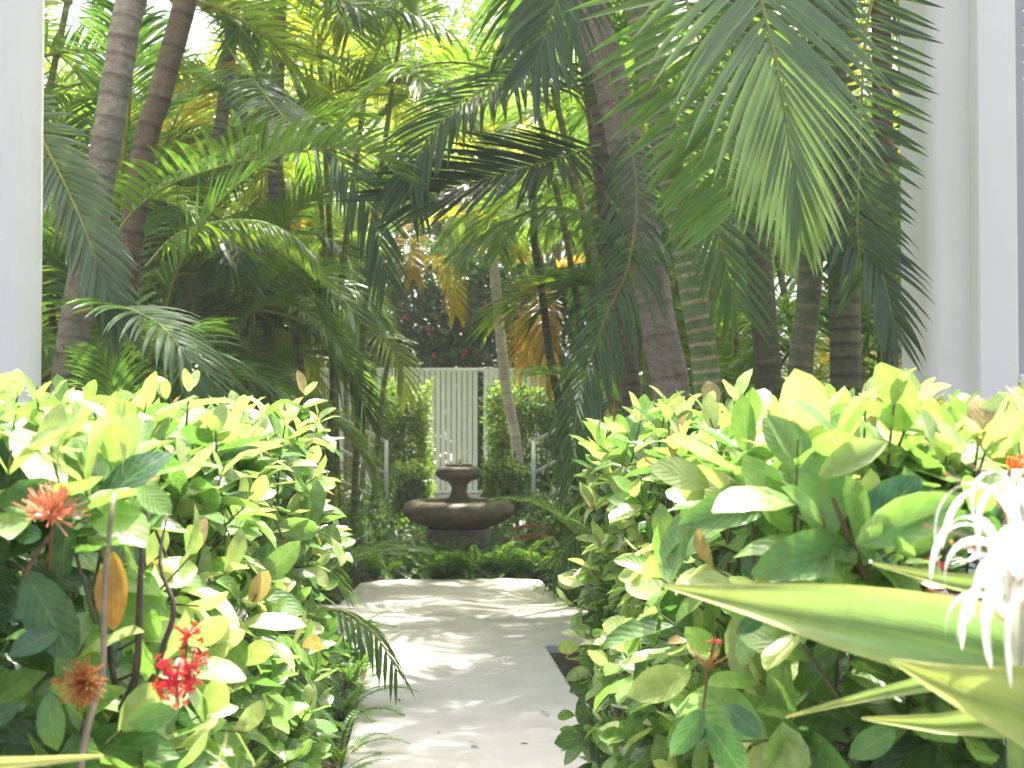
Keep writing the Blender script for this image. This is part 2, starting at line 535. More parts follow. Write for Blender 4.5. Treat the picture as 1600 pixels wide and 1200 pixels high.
# ------------------------------------------------------------------ fountain
FX, FY = P(717, 800, 13).x, 13.0
ft = empty('fountain', (FX, FY, 0), 'two tier dark bronze coloured bowl fountain at the end of the path', 'fountain')
def smooth_prof(pts, n=40):
    return [(max(0.0, q.x), q.y) for q in spline([(r, z, 0) for r, z in pts], n)]
g = MB(); g.lathe(smooth_prof([(0.385, -0.08), (0.38, 0.04), (0.36, 0.18), (0.335, 0.29), (0.315, 0.37)], 14)); g.build('pedestal', M['bronze'], ft)
g = MB(); g.lathe(smooth_prof([(0.02, 0.375), (0.22, 0.377), (0.33, 0.388), (0.44, 0.425), (0.53, 0.485), (0.563, 0.55), (0.548, 0.605), (0.50, 0.640), (0.44, 0.648), (0.395, 0.638), (0.38, 0.60), (0.3, 0.5), (0.02, 0.46)], 56), 64); g.build('basin', M['bronze'], ft)
g = MB(); g.lathe([(0.001, 0.622), (0.2, 0.623), (0.388, 0.622)], 48); g.build('basin_water', M['water'], ft)
g = MB(); g.lathe(smooth_prof([(0.15, 0.50), (0.148, 0.63), (0.134, 0.66), (0.105, 0.68), (0.084, 0.72), (0.078, 0.765), (0.088, 0.80), (0.115, 0.83), (0.14, 0.848)], 26), 40); g.build('column', M['bronze'], ft)
g = MB(); g.lathe(smooth_prof([(0.02, 0.835), (0.13, 0.84), (0.19, 0.862), (0.228, 0.895), (0.236, 0.928), (0.225, 0.962), (0.195, 0.985), (0.150, 0.992), (0.128, 0.98), (0.10, 0.95), (0.02, 0.93)], 44), 48); ub = g.build('upper_bowl', M['bronze'], ft)
g = MB(); g.lathe(smooth_prof([(0.128, 0.984), (0.138, 0.995), (0.139, 1.006), (0.134, 1.011), (0.122, 1.008), (0.12, 0.985)], 14), 48); g.build('rim', M['bronze'], ub)
g = MB()
for i in range(9):
    a = 2.4 * i; rr = 0.012 * (i > 0)
    hh = rng.uniform(0.03, 0.09)
    g.tube([(rr * math.cos(a), rr * math.sin(a), 0.97), (rr * 1.6 * math.cos(a), rr * 1.6 * math.sin(a), 0.97 + hh), (rr * 3 * math.cos(a), rr * 3 * math.sin(a), 0.97 + hh * 1.05), (rr * 4.4 * math.cos(a), rr * 4.4 * math.sin(a), 0.97 + hh * 0.8)], [0.006, 0.005, 0.007, 0.003], 6)
g.build('water_jet', M['water'], ft)

# ------------------------------------------------------------------ leaf templates
ST = [0.0, 0.12, 0.30, 0.50, 0.70, 0.87, 1.0]


def leaf_template(wid=0.42, fold=0.10, curl=0.12, wav=0.02, tip=0.9, seed=0):
    """leaf along +Y, length 1, blade in XY, midrib lowest; 12 quads"""
    r = random.Random(seed)
    V, UV = [], []
    p0, p1 = r.uniform(0, 6), r.uniform(0, 6)
    for t in ST:
        wv = (math.sin(math.pi * t ** tip) ** 0.62 if 0 < t < 1 else 0.0) * wid / 2
        wv = max(wv, 0.012)
        zc = -curl * (t - 0.15) ** 2
        for s in (-1, 0, 1):
            z = zc + (abs(s) * fold * wv * 2) + (wav * math.sin(t * 11 + (p0 if s < 0 else p1)) * abs(s))
            V.append((s * wv, t, z))
            UV.append((0.5 + 0.5 * s, t))
    Fc = []
    for i in range(len(ST) - 1):
        for j in range(2):
            a = i * 3 + j
            Fc.append((a, a + 1, a + 4, a + 3))
    return np.array(V), Fc, np.array(UV)


SHAPES = [leaf_template(w, f, c, wv, tp, i) for i, (w, f, c, wv, tp) in enumerate([(0.50, 0.10, 0.14, 0.012, 1.12), (0.48, 0.22, 0.30, 0.022, 1.0), (0.56, 0.05, 0.42, 0.018, 1.2), (0.42, 0.34, 0.08, 0.012, 1.05), (0.50, 0.14, -0.22, 0.026, 1.2), (0.46, 0.26, 0.55, 0.014, 1.1), (0.60, 0.08, 0.20, 0.03, 1.25), (0.44, 0.18, -0.10, 0.02, 0.95)])]
TINTS = [DEEP, MID, LIGHT, YOUNG, BRONZE, (0.036, 0.10, 0.045), (0.38, 0.20, 0.035)]
LEAF_MESH = {}


def leaf_mesh(si, ti):
    if (si, ti) not in LEAF_MESH:
        V, Fc, UV = SHAPES[si]
        b = MB(); b.add(V, Fc, UV, [TINTS[ti]] * len(V))
        LEAF_MESH[(si, ti)] = b.mesh('leaf', M['ixora'])
    return LEAF_MESH[(si, ti)]


def frame(y, nrm):
    y = y.normalized()
    x = y.cross(nrm)
    if x.length < 1e-4: x = y.cross(Vector((0.3, 0.9, 0.1)))
    x.normalize()
    return x, y, x.cross(y)


class Leaf:
    __slots__ = ('p', 'x', 'y', 'z', 'L', 'si', 'ti', 'jit')
    def __init__(s, p, d, nrm, L, si, ti, jit):
        s.p = p; s.x, s.y, s.z = frame(d, nrm); s.L = L; s.si = si; s.ti = ti; s.jit = jit
    def verts(s):
        A = np.array([s.x, s.y, s.z]) * s.L
        return SHAPES[s.si][0] @ A + np.array(s.p)


def rv(r=rng):
    while True:
        v = Vector((r.uniform(-1, 1), r.uniform(-1, 1), r.uniform(-1, 1)))
        if 0.05 < v.length < 1: return v.normalized()


UP = Vector((0, 0, 1))


def shoot(leaves, stems, p, axis, L, size, tiprank, r):
    """a shoot with decussate leaf pairs; tiprank 0..1 says how young its tip is"""
    axis = axis.normalized()
    side = axis.cross(rv(r)).normalized()
    npair = r.choice((3, 3, 4))
    for k in range(npair):
        t = (k + 0.3) / npair
        q = p + axis * (L * t)
        last = k == npair - 1
        for s in (1, -1):
            if r.random() < 0.08: continue
            a = R(r.uniform(20, 42)) if last else R(r.uniform(48, 88))
            d = axis * math.cos(a) + side * (s * math.sin(a)) + rv(r) * 0.16
            nrm = axis * math.sin(a) - side * (s * math.cos(a)) + UP * 0.35 + rv(r) * 0.25
            ln = min(0.15, size * (r.uniform(0.55, 0.8) if last else r.uniform(0.85, 1.25)))
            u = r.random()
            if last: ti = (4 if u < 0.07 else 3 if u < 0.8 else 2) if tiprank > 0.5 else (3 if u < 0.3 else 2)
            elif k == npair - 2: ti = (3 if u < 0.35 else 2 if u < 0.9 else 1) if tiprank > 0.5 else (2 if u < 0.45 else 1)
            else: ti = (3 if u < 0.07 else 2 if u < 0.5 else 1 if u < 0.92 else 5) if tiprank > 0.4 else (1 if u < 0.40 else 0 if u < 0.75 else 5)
            leaves.append(Leaf(q, d, nrm, ln, r.choice(range(8)), ti, r.uniform(0.8, 1.25)))
        side = axis.cross(side).normalized()
    stems.append((p - axis * 0.10, p + axis * L))


def add_leaves(mb, leaves):
    for lf in leaves:
        T = np.array(TINTS[lf.ti]) * lf.jit
        mb.add(lf.verts(), SHAPES[lf.si][1], SHAPES[lf.si][2], [T] * 21)


def hedge(name, label, xin, xout, y0, y1, ztop, seed, hollow=None):
    """sgn: which way the path lies"""
    r = random.Random(seed)
    sgn = 1 if xout < xin else -1            # +1: hedge left of the path, inner face looks to +X
    base = Vector(((xin + xout) / 2, (y0 + y1) / 2, -0.06))
    e = empty(name, base, label, 'hedge', 'flowering hedges beside the path')
    L, stems = [], []
    wob = lambda a, c: 0.06 * math.sin(a * 5.1 + seed) * math.cos(c * 4.3 + seed * 2) + 0.04 * math.sin(c * 9 + a * 3)
    den = 72
    faces = []
    H = ztop
    HY = lambda y: H + 0.06 * (y - y0) / (y1 - y0)
    # inner face
    for i in range(int((y1 - y0) * H * den)):
        y, z = r.uniform(y0, y1), r.uniform(0.02, H)
        rnd = max(0, z - (H - 0.2)) * 0.7
        p = Vector((xin - sgn * (rnd + r.uniform(0, 0.13) + wob(y, z) + 0.02), y, z))
        faces.append((p, Vector((sgn, -0.15, 0.0)), z / H))
    # front face
    w = abs(xin - xout)
    for i in range(int(w * H * den * 0.9)):
        x, z = r.uniform(0, w), r.uniform(0.02, H)
        p = Vector((xin - sgn * x, y0 + r.uniform(0, 0.13) + wob(x, z), z))
        faces.append((p, Vector((0, -1, 0)), 0.3 * z / H + 0.1))
    # top
    for i in range(int(w * (y1 - y0) * den * 1.15)):
        x, y = r.uniform(0, w), r.uniform(y0, y1)
        p = Vector((xin - sgn * x, y, HY(y) - r.uniform(0, 0.11) + wob(x, y) * 0.6))
        faces.append((p, Vector((0, 0, 1)), 1.0))
    # far end
    for i in range(int(w * H * den * 0.4)):
        x, z = r.uniform(0, w), r.uniform(0.02, H)
        faces.append((Vector((xin - sgn * x, y1 - r.uniform(0, 0.1), z)), Vector((0, 1, 0)), 0.5))
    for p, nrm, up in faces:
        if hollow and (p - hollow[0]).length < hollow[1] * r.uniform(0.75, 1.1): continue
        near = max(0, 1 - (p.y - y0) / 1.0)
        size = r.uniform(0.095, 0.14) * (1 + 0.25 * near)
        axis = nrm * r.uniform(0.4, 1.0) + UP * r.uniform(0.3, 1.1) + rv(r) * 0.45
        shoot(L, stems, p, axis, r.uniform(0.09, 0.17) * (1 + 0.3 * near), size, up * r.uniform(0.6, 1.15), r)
    # darker leaves inside
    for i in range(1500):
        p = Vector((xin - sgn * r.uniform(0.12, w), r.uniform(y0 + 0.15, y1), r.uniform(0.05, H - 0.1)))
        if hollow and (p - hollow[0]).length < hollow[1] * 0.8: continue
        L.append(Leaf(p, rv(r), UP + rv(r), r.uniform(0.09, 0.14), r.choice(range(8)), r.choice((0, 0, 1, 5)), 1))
    # sprouts standing above the top
    for i in range(30):
        p = Vector((xin - sgn * r.uniform(0.02, min(w, 0.9)), r.uniform(y0, y1), H + r.uniform(-0.04, 0.05)))
        shoot(L, stems, p, UP + rv(r) * 0.3, r.uniform(0.10, 0.17), r.uniform(0.075, 0.11), 1.0, r)
    return dict(e=e, L=L, stems=stems, base=base, sgn=sgn, xin=xin, xout=xout, y0=y0, y1=y1, H=H, r=r)


HL = hedge('ixora_hedge', 'glossy sunlit hedge with red flowers and bare stems left of the path', -0.50, -1.75, 1.95, 4.75, 1.37, 5, (P(235, 1000, 2.05), 0.20))
HR = hedge('ixora_hedge', 'dense glossy hedge with bronze young tips behind the white spider lily', 0.50, 2.15, 1.95, 4.75, 1.36, 8)

# single large leaves that stand out, given by where base and tip are
def big_leaf(hd, bx, by, tx, ty, D, ti, jit=1.0, si=0, lean=0.0, nrm=None):
    a, c = P(bx, by, D), P(tx, ty, D - lean)
    d = c - a
    hd['L'].append(Leaf(a, d, nrm or Vector((rng.uniform(-0.3, 0.3), -1, 0.5)), d.length, si, ti, jit))


for a in [(40, 890, 112, 1030, 1.86, 0, 1.3, 0, 0.03), (95, 985, 20, 1010, 1.84, 5, 1.2, 2, 0.05), (78, 1080, 76, 1166, 1.82, 1, 1.1, 2, 0.04), (150, 965, 178, 985, 1.9, 0, 1, 1, 0.0),
          (178, 862, 176, 985, 1.90, 6, 1.0, 3, 0.02), (108, 812, 90, 905, 1.9, 0, 1.0, 1, 0.03), (215, 760, 265, 800, 1.9, 2, 1.0, 0, 0.04), (200, 1130, 272, 1112, 1.85, 1, 1.2, 0, 0.03), (20, 830, 70, 845, 1.85, 5, 1.0, 4, 0.03), (35, 1100, -30, 1130, 1.86, 0, 1.2, 2, 0.02)]:
    big_leaf(HL, *a)
for a in [(1330, 855, 1440, 742, 1.84, 5, 1.3, 0, 0.0), (1335, 858, 1190, 882, 1.84, 1, 1.2, 1, 0.05), (1338, 850, 1505, 780, 1.80, 2, 1.1, 3, 0.06), (1275, 745, 1205, 650, 1.9, 2, 0.9, 2, 0.0), (1280, 745, 1385, 690, 1.85, 3, 0.9, 3, 0.03),
          (1345, 900, 1352, 985, 1.84, 1, 1.1, 2, 0.05), (1150, 990, 1195, 960, 1.9, 5, 1.2, 0, 0), (1130, 1100, 1190, 1150, 1.86, 5, 1.3, 0, 0.03), (1105, 1130, 1165, 1210, 1.86, 0, 1.5, 2, 0.04), (1100, 1110, 1050, 1180, 1.86, 0, 1.4, 1, 0.02), (1080, 1050, 985, 1085, 2.3, 3, 0.9, 0, 0.05), (1400, 1140, 1330, 1180, 1.8, 1, 1.1, 0, 0.03), (1200, 790, 1085, 800, 1.95, 1, 1.0, 5, 0.05), (1110, 760, 1030, 720, 2.2, 3, 0.9, 2, 0.03)]:
    big_leaf(HR, *a)

# which leaves the camera sees largest: these become objects of their own
allL = HL['L'] + HR['L']
vv = np.concatenate([lf.verts() for lf in allL])
ff = []
for i, lf in enumerate(allL):
    o = i * 21
    ff.extend([(a + o, b_ + o, c_ + o, d_ + o) for a, b_, c_, d_ in SHAPES[lf.si][1]])
bvh = BVHTree.FromPolygons([tuple(v) for v in vv], ff)
hits = {}
org = Vector((0, 0, CAM_Z))
for iy in range(130, 300):
    for ix in range(0, 400):
        if 150 < ix < 215 and iy < 290 and 160 < ix < 205: continue
        d = FWD + RIGHT * ((ix * 4 + 2 - 800) / F_PX) + UPV * ((600 - iy * 4 - 2) / F_PX)
        h = bvh.ray_cast(org, d.normalized())
        if h[2] is not None: hits[h[2] // 12] = hits.get(h[2] // 12, 0) + 1
nL = len(HL['L'])
for hd, lo, hi in ((HL, 0, nL), (HR, nL, len(allL))):
    ids = sorted([i for i in hits if lo <= i < hi], key=lambda i: -hits[i])[:295]
    keep = set(ids)
    e, base = hd['e'], hd['base']
    for i in ids:
        lf = allL[i]
        o = link('leaf', leaf_mesh(lf.si, lf.ti), e)
        mt = Matrix((lf.x * lf.L, lf.y * lf.L, lf.z * lf.L)).transposed().to_4x4()
        mt.translation = Vector(lf.p) - base
        o.matrix_basis = mt
        o.color = (lf.jit, lf.jit, lf.jit, 1)
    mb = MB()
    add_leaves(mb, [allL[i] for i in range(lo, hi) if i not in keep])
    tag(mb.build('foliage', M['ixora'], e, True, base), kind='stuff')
    mb = MB()
    for a, c in hd['stems']:
        mb.tube([a, a.lerp(c, 0.5) + rv() * 0.006, c], [0.0032, 0.0028, 0.0018], 4, [(0.10, 0.075, 0.05), (0.10, 0.09, 0.045), (0.12, 0.16, 0.05)], False)
    tag(mb.build('twigs', M['stem'], e, True, base), kind='stuff')
    r = hd['r']
    for i in range(34):                                     # woody stems from the ground
        x = hd['xin'] - hd['sgn'] * r.uniform(0.25, min(1.0, abs(hd['xin'] - hd['xout'])))
        y = r.uniform(hd['y0'] + 0.2, hd['y1'] - 0.2)
        q = Vector((x, y, -0.08))
        pts = [q]
        for k in range(4):
            q = q + Vector((r.uniform(-0.09, 0.09), r.uniform(-0.09, 0.09), hd['H'] / 4.2)); pts.append(q)
        mb = MB(); rr = r.uniform(0.006, 0.011)
        mb.tube(spline(pts, 12), list(np.linspace(rr, rr * 0.45, 12)), 7, [(0.13, 0.10, 0.075)] * 12)
        mb.build('stem', M['stem'], e, True, base)


def explicit_stem(hd, pix, D, r0, r1, col):
    mb = MB()
    pts = spline([P(x, y, D + dd) for x, y, dd in pix], 16)
    mb.tube(pts, list(np.linspace(r0, r1, 16)), 8, [tuple(c * (0.8 + 0.4 * ((i * 7) % 5) / 4) for c in col) for i in range(16)])
    mb.build('stem', M['stem'], hd['e'], True, hd['base'])


explicit_stem(HL, [(120, 1230, 0), (138, 1130, 0), (160, 1050, 0), (163, 930, -0.01), (174, 800, 0), (180, 772, 0.03)], 1.86, 0.0056, 0.0036, (0.24, 0.20, 0.15))
explicit_stem(HL, [(130, 1230, 0.1), (165, 1150, 0.1), (200, 1090, 0.08), (214, 1040, 0.05), (218, 940, 0.05), (222, 870, 0.05), (235, 780, 0.12)], 1.95, 0.009, 0.003, (0.07, 0.05, 0.04))
explicit_stem(HL, [(200, 1095, 0.05), (240, 1060, 0.05), (255, 1010, 0.05), (272, 950, 0.05), (250, 880, 0.08), (262, 800, 0.12)], 1.98, 0.006, 0.002, (0.08, 0.06, 0.045))
explicit_stem(HL, [(195, 1110, 0.1), (178, 1060, 0.1), (170, 1000, 0.15)], 2.0, 0.006, 0.004, (0.06, 0.045, 0.04))
explicit_stem(HL, [(35, 905, 0), (60, 860, 0), (85, 830, 0.02)], 1.86, 0.004, 0.003, (0.10, 0.06, 0.035))
explicit_stem(HR, [(1352, 905, 0), (1335, 860, 0), (1310, 800, 0), (1302, 780, 0.02)], 1.84, 0.005, 0.003, (0.13, 0.085, 0.05))
explicit_stem(HR, [(1525, 880, 0.1), (1525, 800, 0.1), (1530, 730, 0.1)], 1.84, 0.005, 0.003, (0.09, 0.07, 0.05))


# flower clusters: thin tubes fanning out of one stalk, four small petals on the open ones
def flower_cluster(hd, x, y, D, rad, n, col, col2, openp, outdir, label, spread=0.9, thin=1.0):
    c = P(x, y, D)
    r = random.Random(int(x * 7 + y))
    mb = MB()
    ax = Vector(outdir).normalized()
    foot = c - ax * rad * 0.8
    mb.tube([foot - ax * 0.05 - UP * 0.03, foot], [0.002, 0.002], 5, [(0.15, 0.05, 0.02)] * 2)
    for i in range(n):
        d = (ax + rv(r) * spread).normalized()
        ln = rad * r.uniform(0.9, 1.7)
        a = foot + rv(r) * rad * 0.12
        b_ = a + d * ln * 0.55 + UP * 0.002
        tip = a + d * ln
        k = r.random()
        cc = tuple(u * (1 - k) + v * k for u, v in zip(col, col2))
        op = r.random() < openp
        mb.tube([a, b_, tip], [0.0008 * thin, 0.0009 * thin, (0.0012 if op else 0.0022) * thin], 5, [cc] * 3)
        if op:
            u = d.cross(rv(r)).normalized(); w = d.cross(u)
            for q in range(4):
                th = q * math.pi / 2
                e1 = u * math.cos(th) + w * math.sin(th)
                e2 = w * math.cos(th) - u * math.sin(th)
                l2 = rad * r.uniform(0.28, 0.36)
                mb.add([tip, tip + e1 * l2 * 0.5 + e2 * l2 * 0.32 + d * 0.001, tip + e1 * l2 - d * 0.001, tip + e1 * l2 * 0.5 - e2 * l2 * 0.32 + d * 0.001], [(0, 1, 2, 3)], None, [cc] * 4)
        else:
            mb.tube([tip, tip + d * 0.004, tip + d * 0.007], [0.0022 * thin, 0.0019 * thin, 0.0004], 5, [cc] * 3)
    o = mb.build('flower_cluster', M['petal_red'], hd['e'], True, hd['base'])
    o['label'] = label


flower_cluster(HL, 84, 790, 1.80, 0.030, 110, (0.66, 0.20, 0.13), (0.82, 0.52, 0.28), 0.0, (0.25, -0.55, 0.9), 'orange red buds in a loose brush', 1.0, 0.6)
flower_cluster(HL, 128, 1066, 1.78, 0.020, 130, (0.50, 0.22, 0.05), (0.36, 0.13, 0.03), 0.0, (0.3, -0.8, 0.3), 'withered brown flower head', 1.4, 0.7)
flower_cluster(HL, 272, 1062, 1.95, 0.027, 46, (0.60, 0.012, 0.03), (0.66, 0.02, 0.05), 0.92, (0.1, -0.9, 0.3), 'open red flowers', 1.1)
flower_cluster(HL, 298, 1042, 1.96, 0.020, 26, (0.60, 0.012, 0.03), (0.66, 0.03, 0.05), 0.92, (0.3, -0.8, 0.4), 'open red flowers', 1.1)
flower_cluster(HL, 293, 990, 1.98, 0.017, 18, (0.60, 0.012, 0.03), (0.68, 0.03, 0.05), 0.92, (0.2, -0.7, 0.6), 'open red flowers', 1.1)
flower_cluster(HR, 1585, 738, 1.85, 0.022, 22, (0.80, 0.16, 0.04), (0.80, 0.3, 0.06), 0.2, (0.1, -0.7, 0.5), 'small orange buds', 1.0)
flower_cluster(HR, 1110, 1030, 1.95, 0.024, 11, (0.36, 0.14, 0.05), (0.42, 0.17, 0.07), 0.0, (0.1, -0.4, 0.9), 'spent reddish flower stalks', 0.8, 0.6)
flower_cluster(HR, 1463, 876, 1.84, 0.010, 9, (0.75, 0.05, 0.07), (0.8, 0.1, 0.1), 0.0, (0.1, -0.7, 0.5), 'small red buds', 1.0)
flower_cluster(HR, 1118, 1000, 2.0, 0.006, 7, (0.55, 0.06, 0.06), (0.6, 0.1, 0.1), 0.0, (0.1, -0.7, 0.5), 'small red buds', 1.0)

# ------------------------------------------------------------------ palms
def leaflet_ribbon(mb, p, d, wv, L, W, droop, seg=4, fold=False, tint=(1, 1, 1), curl=None):
    """a narrow pointed blade from p along d; wv is its width direction; gravity bends it"""
    prof = {3: [0.55, 1, 0.75, 0.04], 4: [0.5, 1, 0.92, 0.6, 0.03], 5: [0.45, 0.9, 1, 0.85, 0.5, 0.03], 6: [0.4, 0.85, 1, 0.95, 0.75, 0.42, 0.02]}[seg]
    V, UV, Fc = [], [], []
    q = Vector(p); d = Vector(d).normalized()
    for k in range(seg + 1):
        w2 = wv - d * wv.dot(d)
        if w2.length < 1e-5: w2 = d.orthogonal()
        w2 = w2.normalized() * (W * 0.5 * prof[k])
        if fold:
            nn = d.cross(w2).normalized() * (W * 0.16 * prof[k])
            V += [q - w2 + nn, q - nn, q + w2 + nn]; UV += [(0, k / seg), (0.5, k / seg), (1, k / seg)]
        else:
            V += [q - w2, q + w2]; UV += [(0, k / seg), (1, k / seg)]
        q = q + d * (L / seg)
        d = (d + Vector((0, 0, -droop * (0.5 + k / seg) / seg)) + (curl / seg if curl else Vector((0, 0, 0)))).normalized()
    m_ = 3 if fold else 2
    for k in range(seg):
        for j in range(m_ - 1):
            a = k * m_ + j
            Fc.append((a, a + 1, a + m_ + 1, a + m_))
    mb.add(V, Fc, UV, [tint] * len(V))


def frond_variant(e0, e1, npair, L, ll, lw, vee, droop, seed, petiole=0.16):
    """arching palm frond from the origin along +X; e0, e1: elevation at its base and tip"""
    r = random.Random(seed)
    n = 26
    pts = [Vector((0, 0, 0))]
    sway = r.uniform(-0.35, 0.35)
    for i in range(n - 1):
        t = i / (n - 2)
        el = R(e0 + (e1 - e0) * t ** 1.25)
        az = sway * t
        pts.append(pts[-1] + Vector((math.cos(el) * math.cos(az), math.cos(el) * math.sin(az), math.sin(el))) * (L / (n - 1)))
    mb = MB()
    for i in range(npair):
        s = petiole + (1 - petiole) * (i + 0.5) / npair
        for sd in (1, -1):
            ss = min(0.999, max(0, s + r.uniform(-0.006, 0.006)))
            k = ss * (n - 1); k0 = int(k)
            p = pts[k0].lerp(pts[k0 + 1], k - k0)
            t = (pts[k0 + 1] - pts[k0]).normalized()
            b_ = Vector((-t.y, t.x, 0)); b_ = (b_ if b_.length > 1e-3 else Vector((0, 1, 0))).normalized()
            if t.x < 0: b_ = b_
            nn = t.cross(b_).normalized()
            u = (ss - petiole) / (1 - petiole)
            a = R(66 - 40 * u + r.uniform(-5, 5))
            v = R(vee * (1 - 0.5 * u) + r.uniform(-9, 9))
            d = t * math.cos(a) + (b_ * sd * math.cos(v) + nn * math.sin(v)) * math.sin(a)
            ln = ll * (0.42 + 0.58 * math.sin(math.pi * (0.12 + 0.70 * u) ** 0.9)) * r.uniform(0.88, 1.08)
            if r.random() < 0.03: continue
            wv = (t + nn * r.uniform(-0.25, 0.25)).normalized()
            sh = r.uniform(0.82, 1.15)
            leaflet_ribbon(mb, p, d, wv, ln, lw * r.uniform(0.85, 1.1), droop * r.uniform(0.6, 1.4), 4, False, (sh, sh, sh))
    me = mb.mesh('frond', M['frond'])
    rb = MB()
    rb.tube(pts, [0.016 * (1 - 0.85 * i / (n - 1)) + 0.002 for i in range(n)], 5)
    return me, rb.mesh('rachis', M['rachis'])


FV = {}
for i, (e0, e1) in enumerate([(80, 30), (68, -5), (58, -30), (45, -45), (32, -60), (15, -70), (-5, -80), (75, 5), (50, -60), (25, -50)]):
    FV[i] = (e0, [frond_variant(e0, e1, 58, 2.0, 0.62, 0.027, 26, 1.0, 100 + i * 3 + j) for j in range(2)])


def pick_frond(el):
    best = sorted(FV, key=lambda i: abs(FV[i][0] - el))[:2]
    return rng.choice(FV[rng.choice(best)][1])


GREENS = [(0.090, 0.195, 0.045), (0.115, 0.23, 0.048), (0.068, 0.150, 0.045), (0.155, 0.27, 0.050)]
YELLOWS = [(0.22, 0.31, 0.05), (0.28, 0.33, 0.05), (0.17, 0.29, 0.05)]
ORANGE = [(0.38, 0.26, 0.05), (0.33, 0.28, 0.055)]


def add_frond(e, at, az, el, scale, col, rcol=(0.16, 0.20, 0.035), rel=True):
    me, rm = pick_frond(el)
    o = link('frond', me, e, at)
    o.rotation_euler = (rng.uniform(-0.12, 0.12), rng.uniform(-0.06, 0.06), az)
    o.scale = (scale, scale, scale)
    j = rng.uniform(0.82, 1.2)
    o.color = (col[0] * j, col[1] * j, col[2] * j, 1)
    q = link('rachis', rm, o)
    q.color = (*rcol, 1)
    return o


def trunk_mesh(pts, r0, r1, base_col, ring_col, gap=0.09, seg=14, flare=1.25):
    """ringed palm trunk along pts (relative to the palm)"""
    Ltot = sum((Vector(pts[i + 1]) - Vector(pts[i])).length for i in range(len(pts) - 1))
    st, col, rad = [], [], []
    z = 0.0
    r = random.Random(int(r0 * 1e4) + len(pts))
    while z < Ltot:
        g_ = gap * r.uniform(0.75, 1.2)
        kk = r.uniform(0.86, 1.12)
        c = tuple(v * kk for v in base_col)
        rr = (r0 + (r1 - r0) * z / Ltot) * (1 + (flare - 1) * max(0, 1 - z / 0.5) ** 2)
        for dz, k, cc in ((0.0, 1.022, ring_col), (0.008, 1.026, ring_col), (0.02, 1.008, c), (g_ * 0.5, 0.995, c), (g_ * 0.85, 1.0, c)):
            if z + dz < Ltot: st.append((z + dz) / Ltot); rad.append(rr * k); col.append(cc)
        z += g_
    st.append(1.0); rad.append(r1); col.append(base_col)
    dense = spline(pts, 120)
    P_ = []
    for s in st:
        k = s * 119; k0 = min(118, int(k)); P_.append(dense[k0].lerp(dense[k0 + 1], k - k0))
    mb = MB(); mb.tube(P_, rad, seg, col)
    return mb.mesh('trunk', M['bark'])


GREY, GREYR = (0.30, 0.265, 0.23), (0.16, 0.135, 0.115)
BROWN, BROWNR = (0.19, 0.145, 0.10), (0.09, 0.07, 0.05)
GREENT, GREENR = (0.17, 0.26, 0.085), (0.50, 0.42, 0.25)
OLIVE, OLIVER = (0.13, 0.15, 0.07), (0.07, 0.065, 0.04)


def palm(label, pix, D, width_px, height, cols, nf=9, fl=1.0, colors=GREENS, els=(75, -5), lean=None, shaft=True, az_skip=None, gap=0.09, group='ringed palm trees'):
    """single-trunk palm; pix: points of its trunk in the photograph, bottom first; goes on down to the soil and up to its crown"""
    q = [P(x, y, D) for x, y in pix]
    q.sort(key=lambda v: v.z)
    lo = q[0] + (q[0] - q[1]) * ((q[0].z + 0.07) / max(0.05, q[1].z - q[0].z)) if q[0].z > 0 else q[0]
    lo.x = lo.x * 0.5 + q[0].x * 0.5; lo.y = D
    lo.z = -0.09
    top = q[-1]
    if height > top.z:
        d = (q[-1] - q[-2]); d = d / max(0.05, d.z)
        top = q[-1] + d * (height - q[-1].z) + Vector((0, rng.uniform(-0.15, 0.3), 0))
        q.append(top)
    e = empty('palm_tree', lo, label, 'palm tree', group)
    rad = width_px / F_PX * D / 2
    link('trunk', trunk_mesh([lo - lo] + [v - lo for v in q], rad * 1.05, rad * 0.88, cols[0], cols[1], gap), e)
    tp = top - lo
    if shaft:
        mb = MB()
        mb.tube([tp - Vector((0, 0, 0.03)), tp + Vector((0, 0, 0.2)), tp + Vector((0, 0, 0.5)), tp + Vector((0, 0, 0.72))], [rad * 0.92, rad * 1.0, rad * 0.72, rad * 0.4], 12, [(0.13, 0.2, 0.06)] * 4)
        mb.build('crown_shaft', M['bark'], e)
    for i in range(nf):
        az = 2.4 * i + rng.uniform(-0.3, 0.3)
        el = els[0] + (els[1] - els[0]) * (i / max(1, nf - 1))
        if az_skip and az_skip(az % (2 * math.pi)): continue
        add_frond(e, tp + Vector((0.04 * math.cos(az), 0.04 * math.sin(az), 0.6 - 0.45 * i / nf)), az, el, fl * rng.uniform(0.85, 1.15), rng.choice(colors))
    e['crown'] = list(tp)
    return e


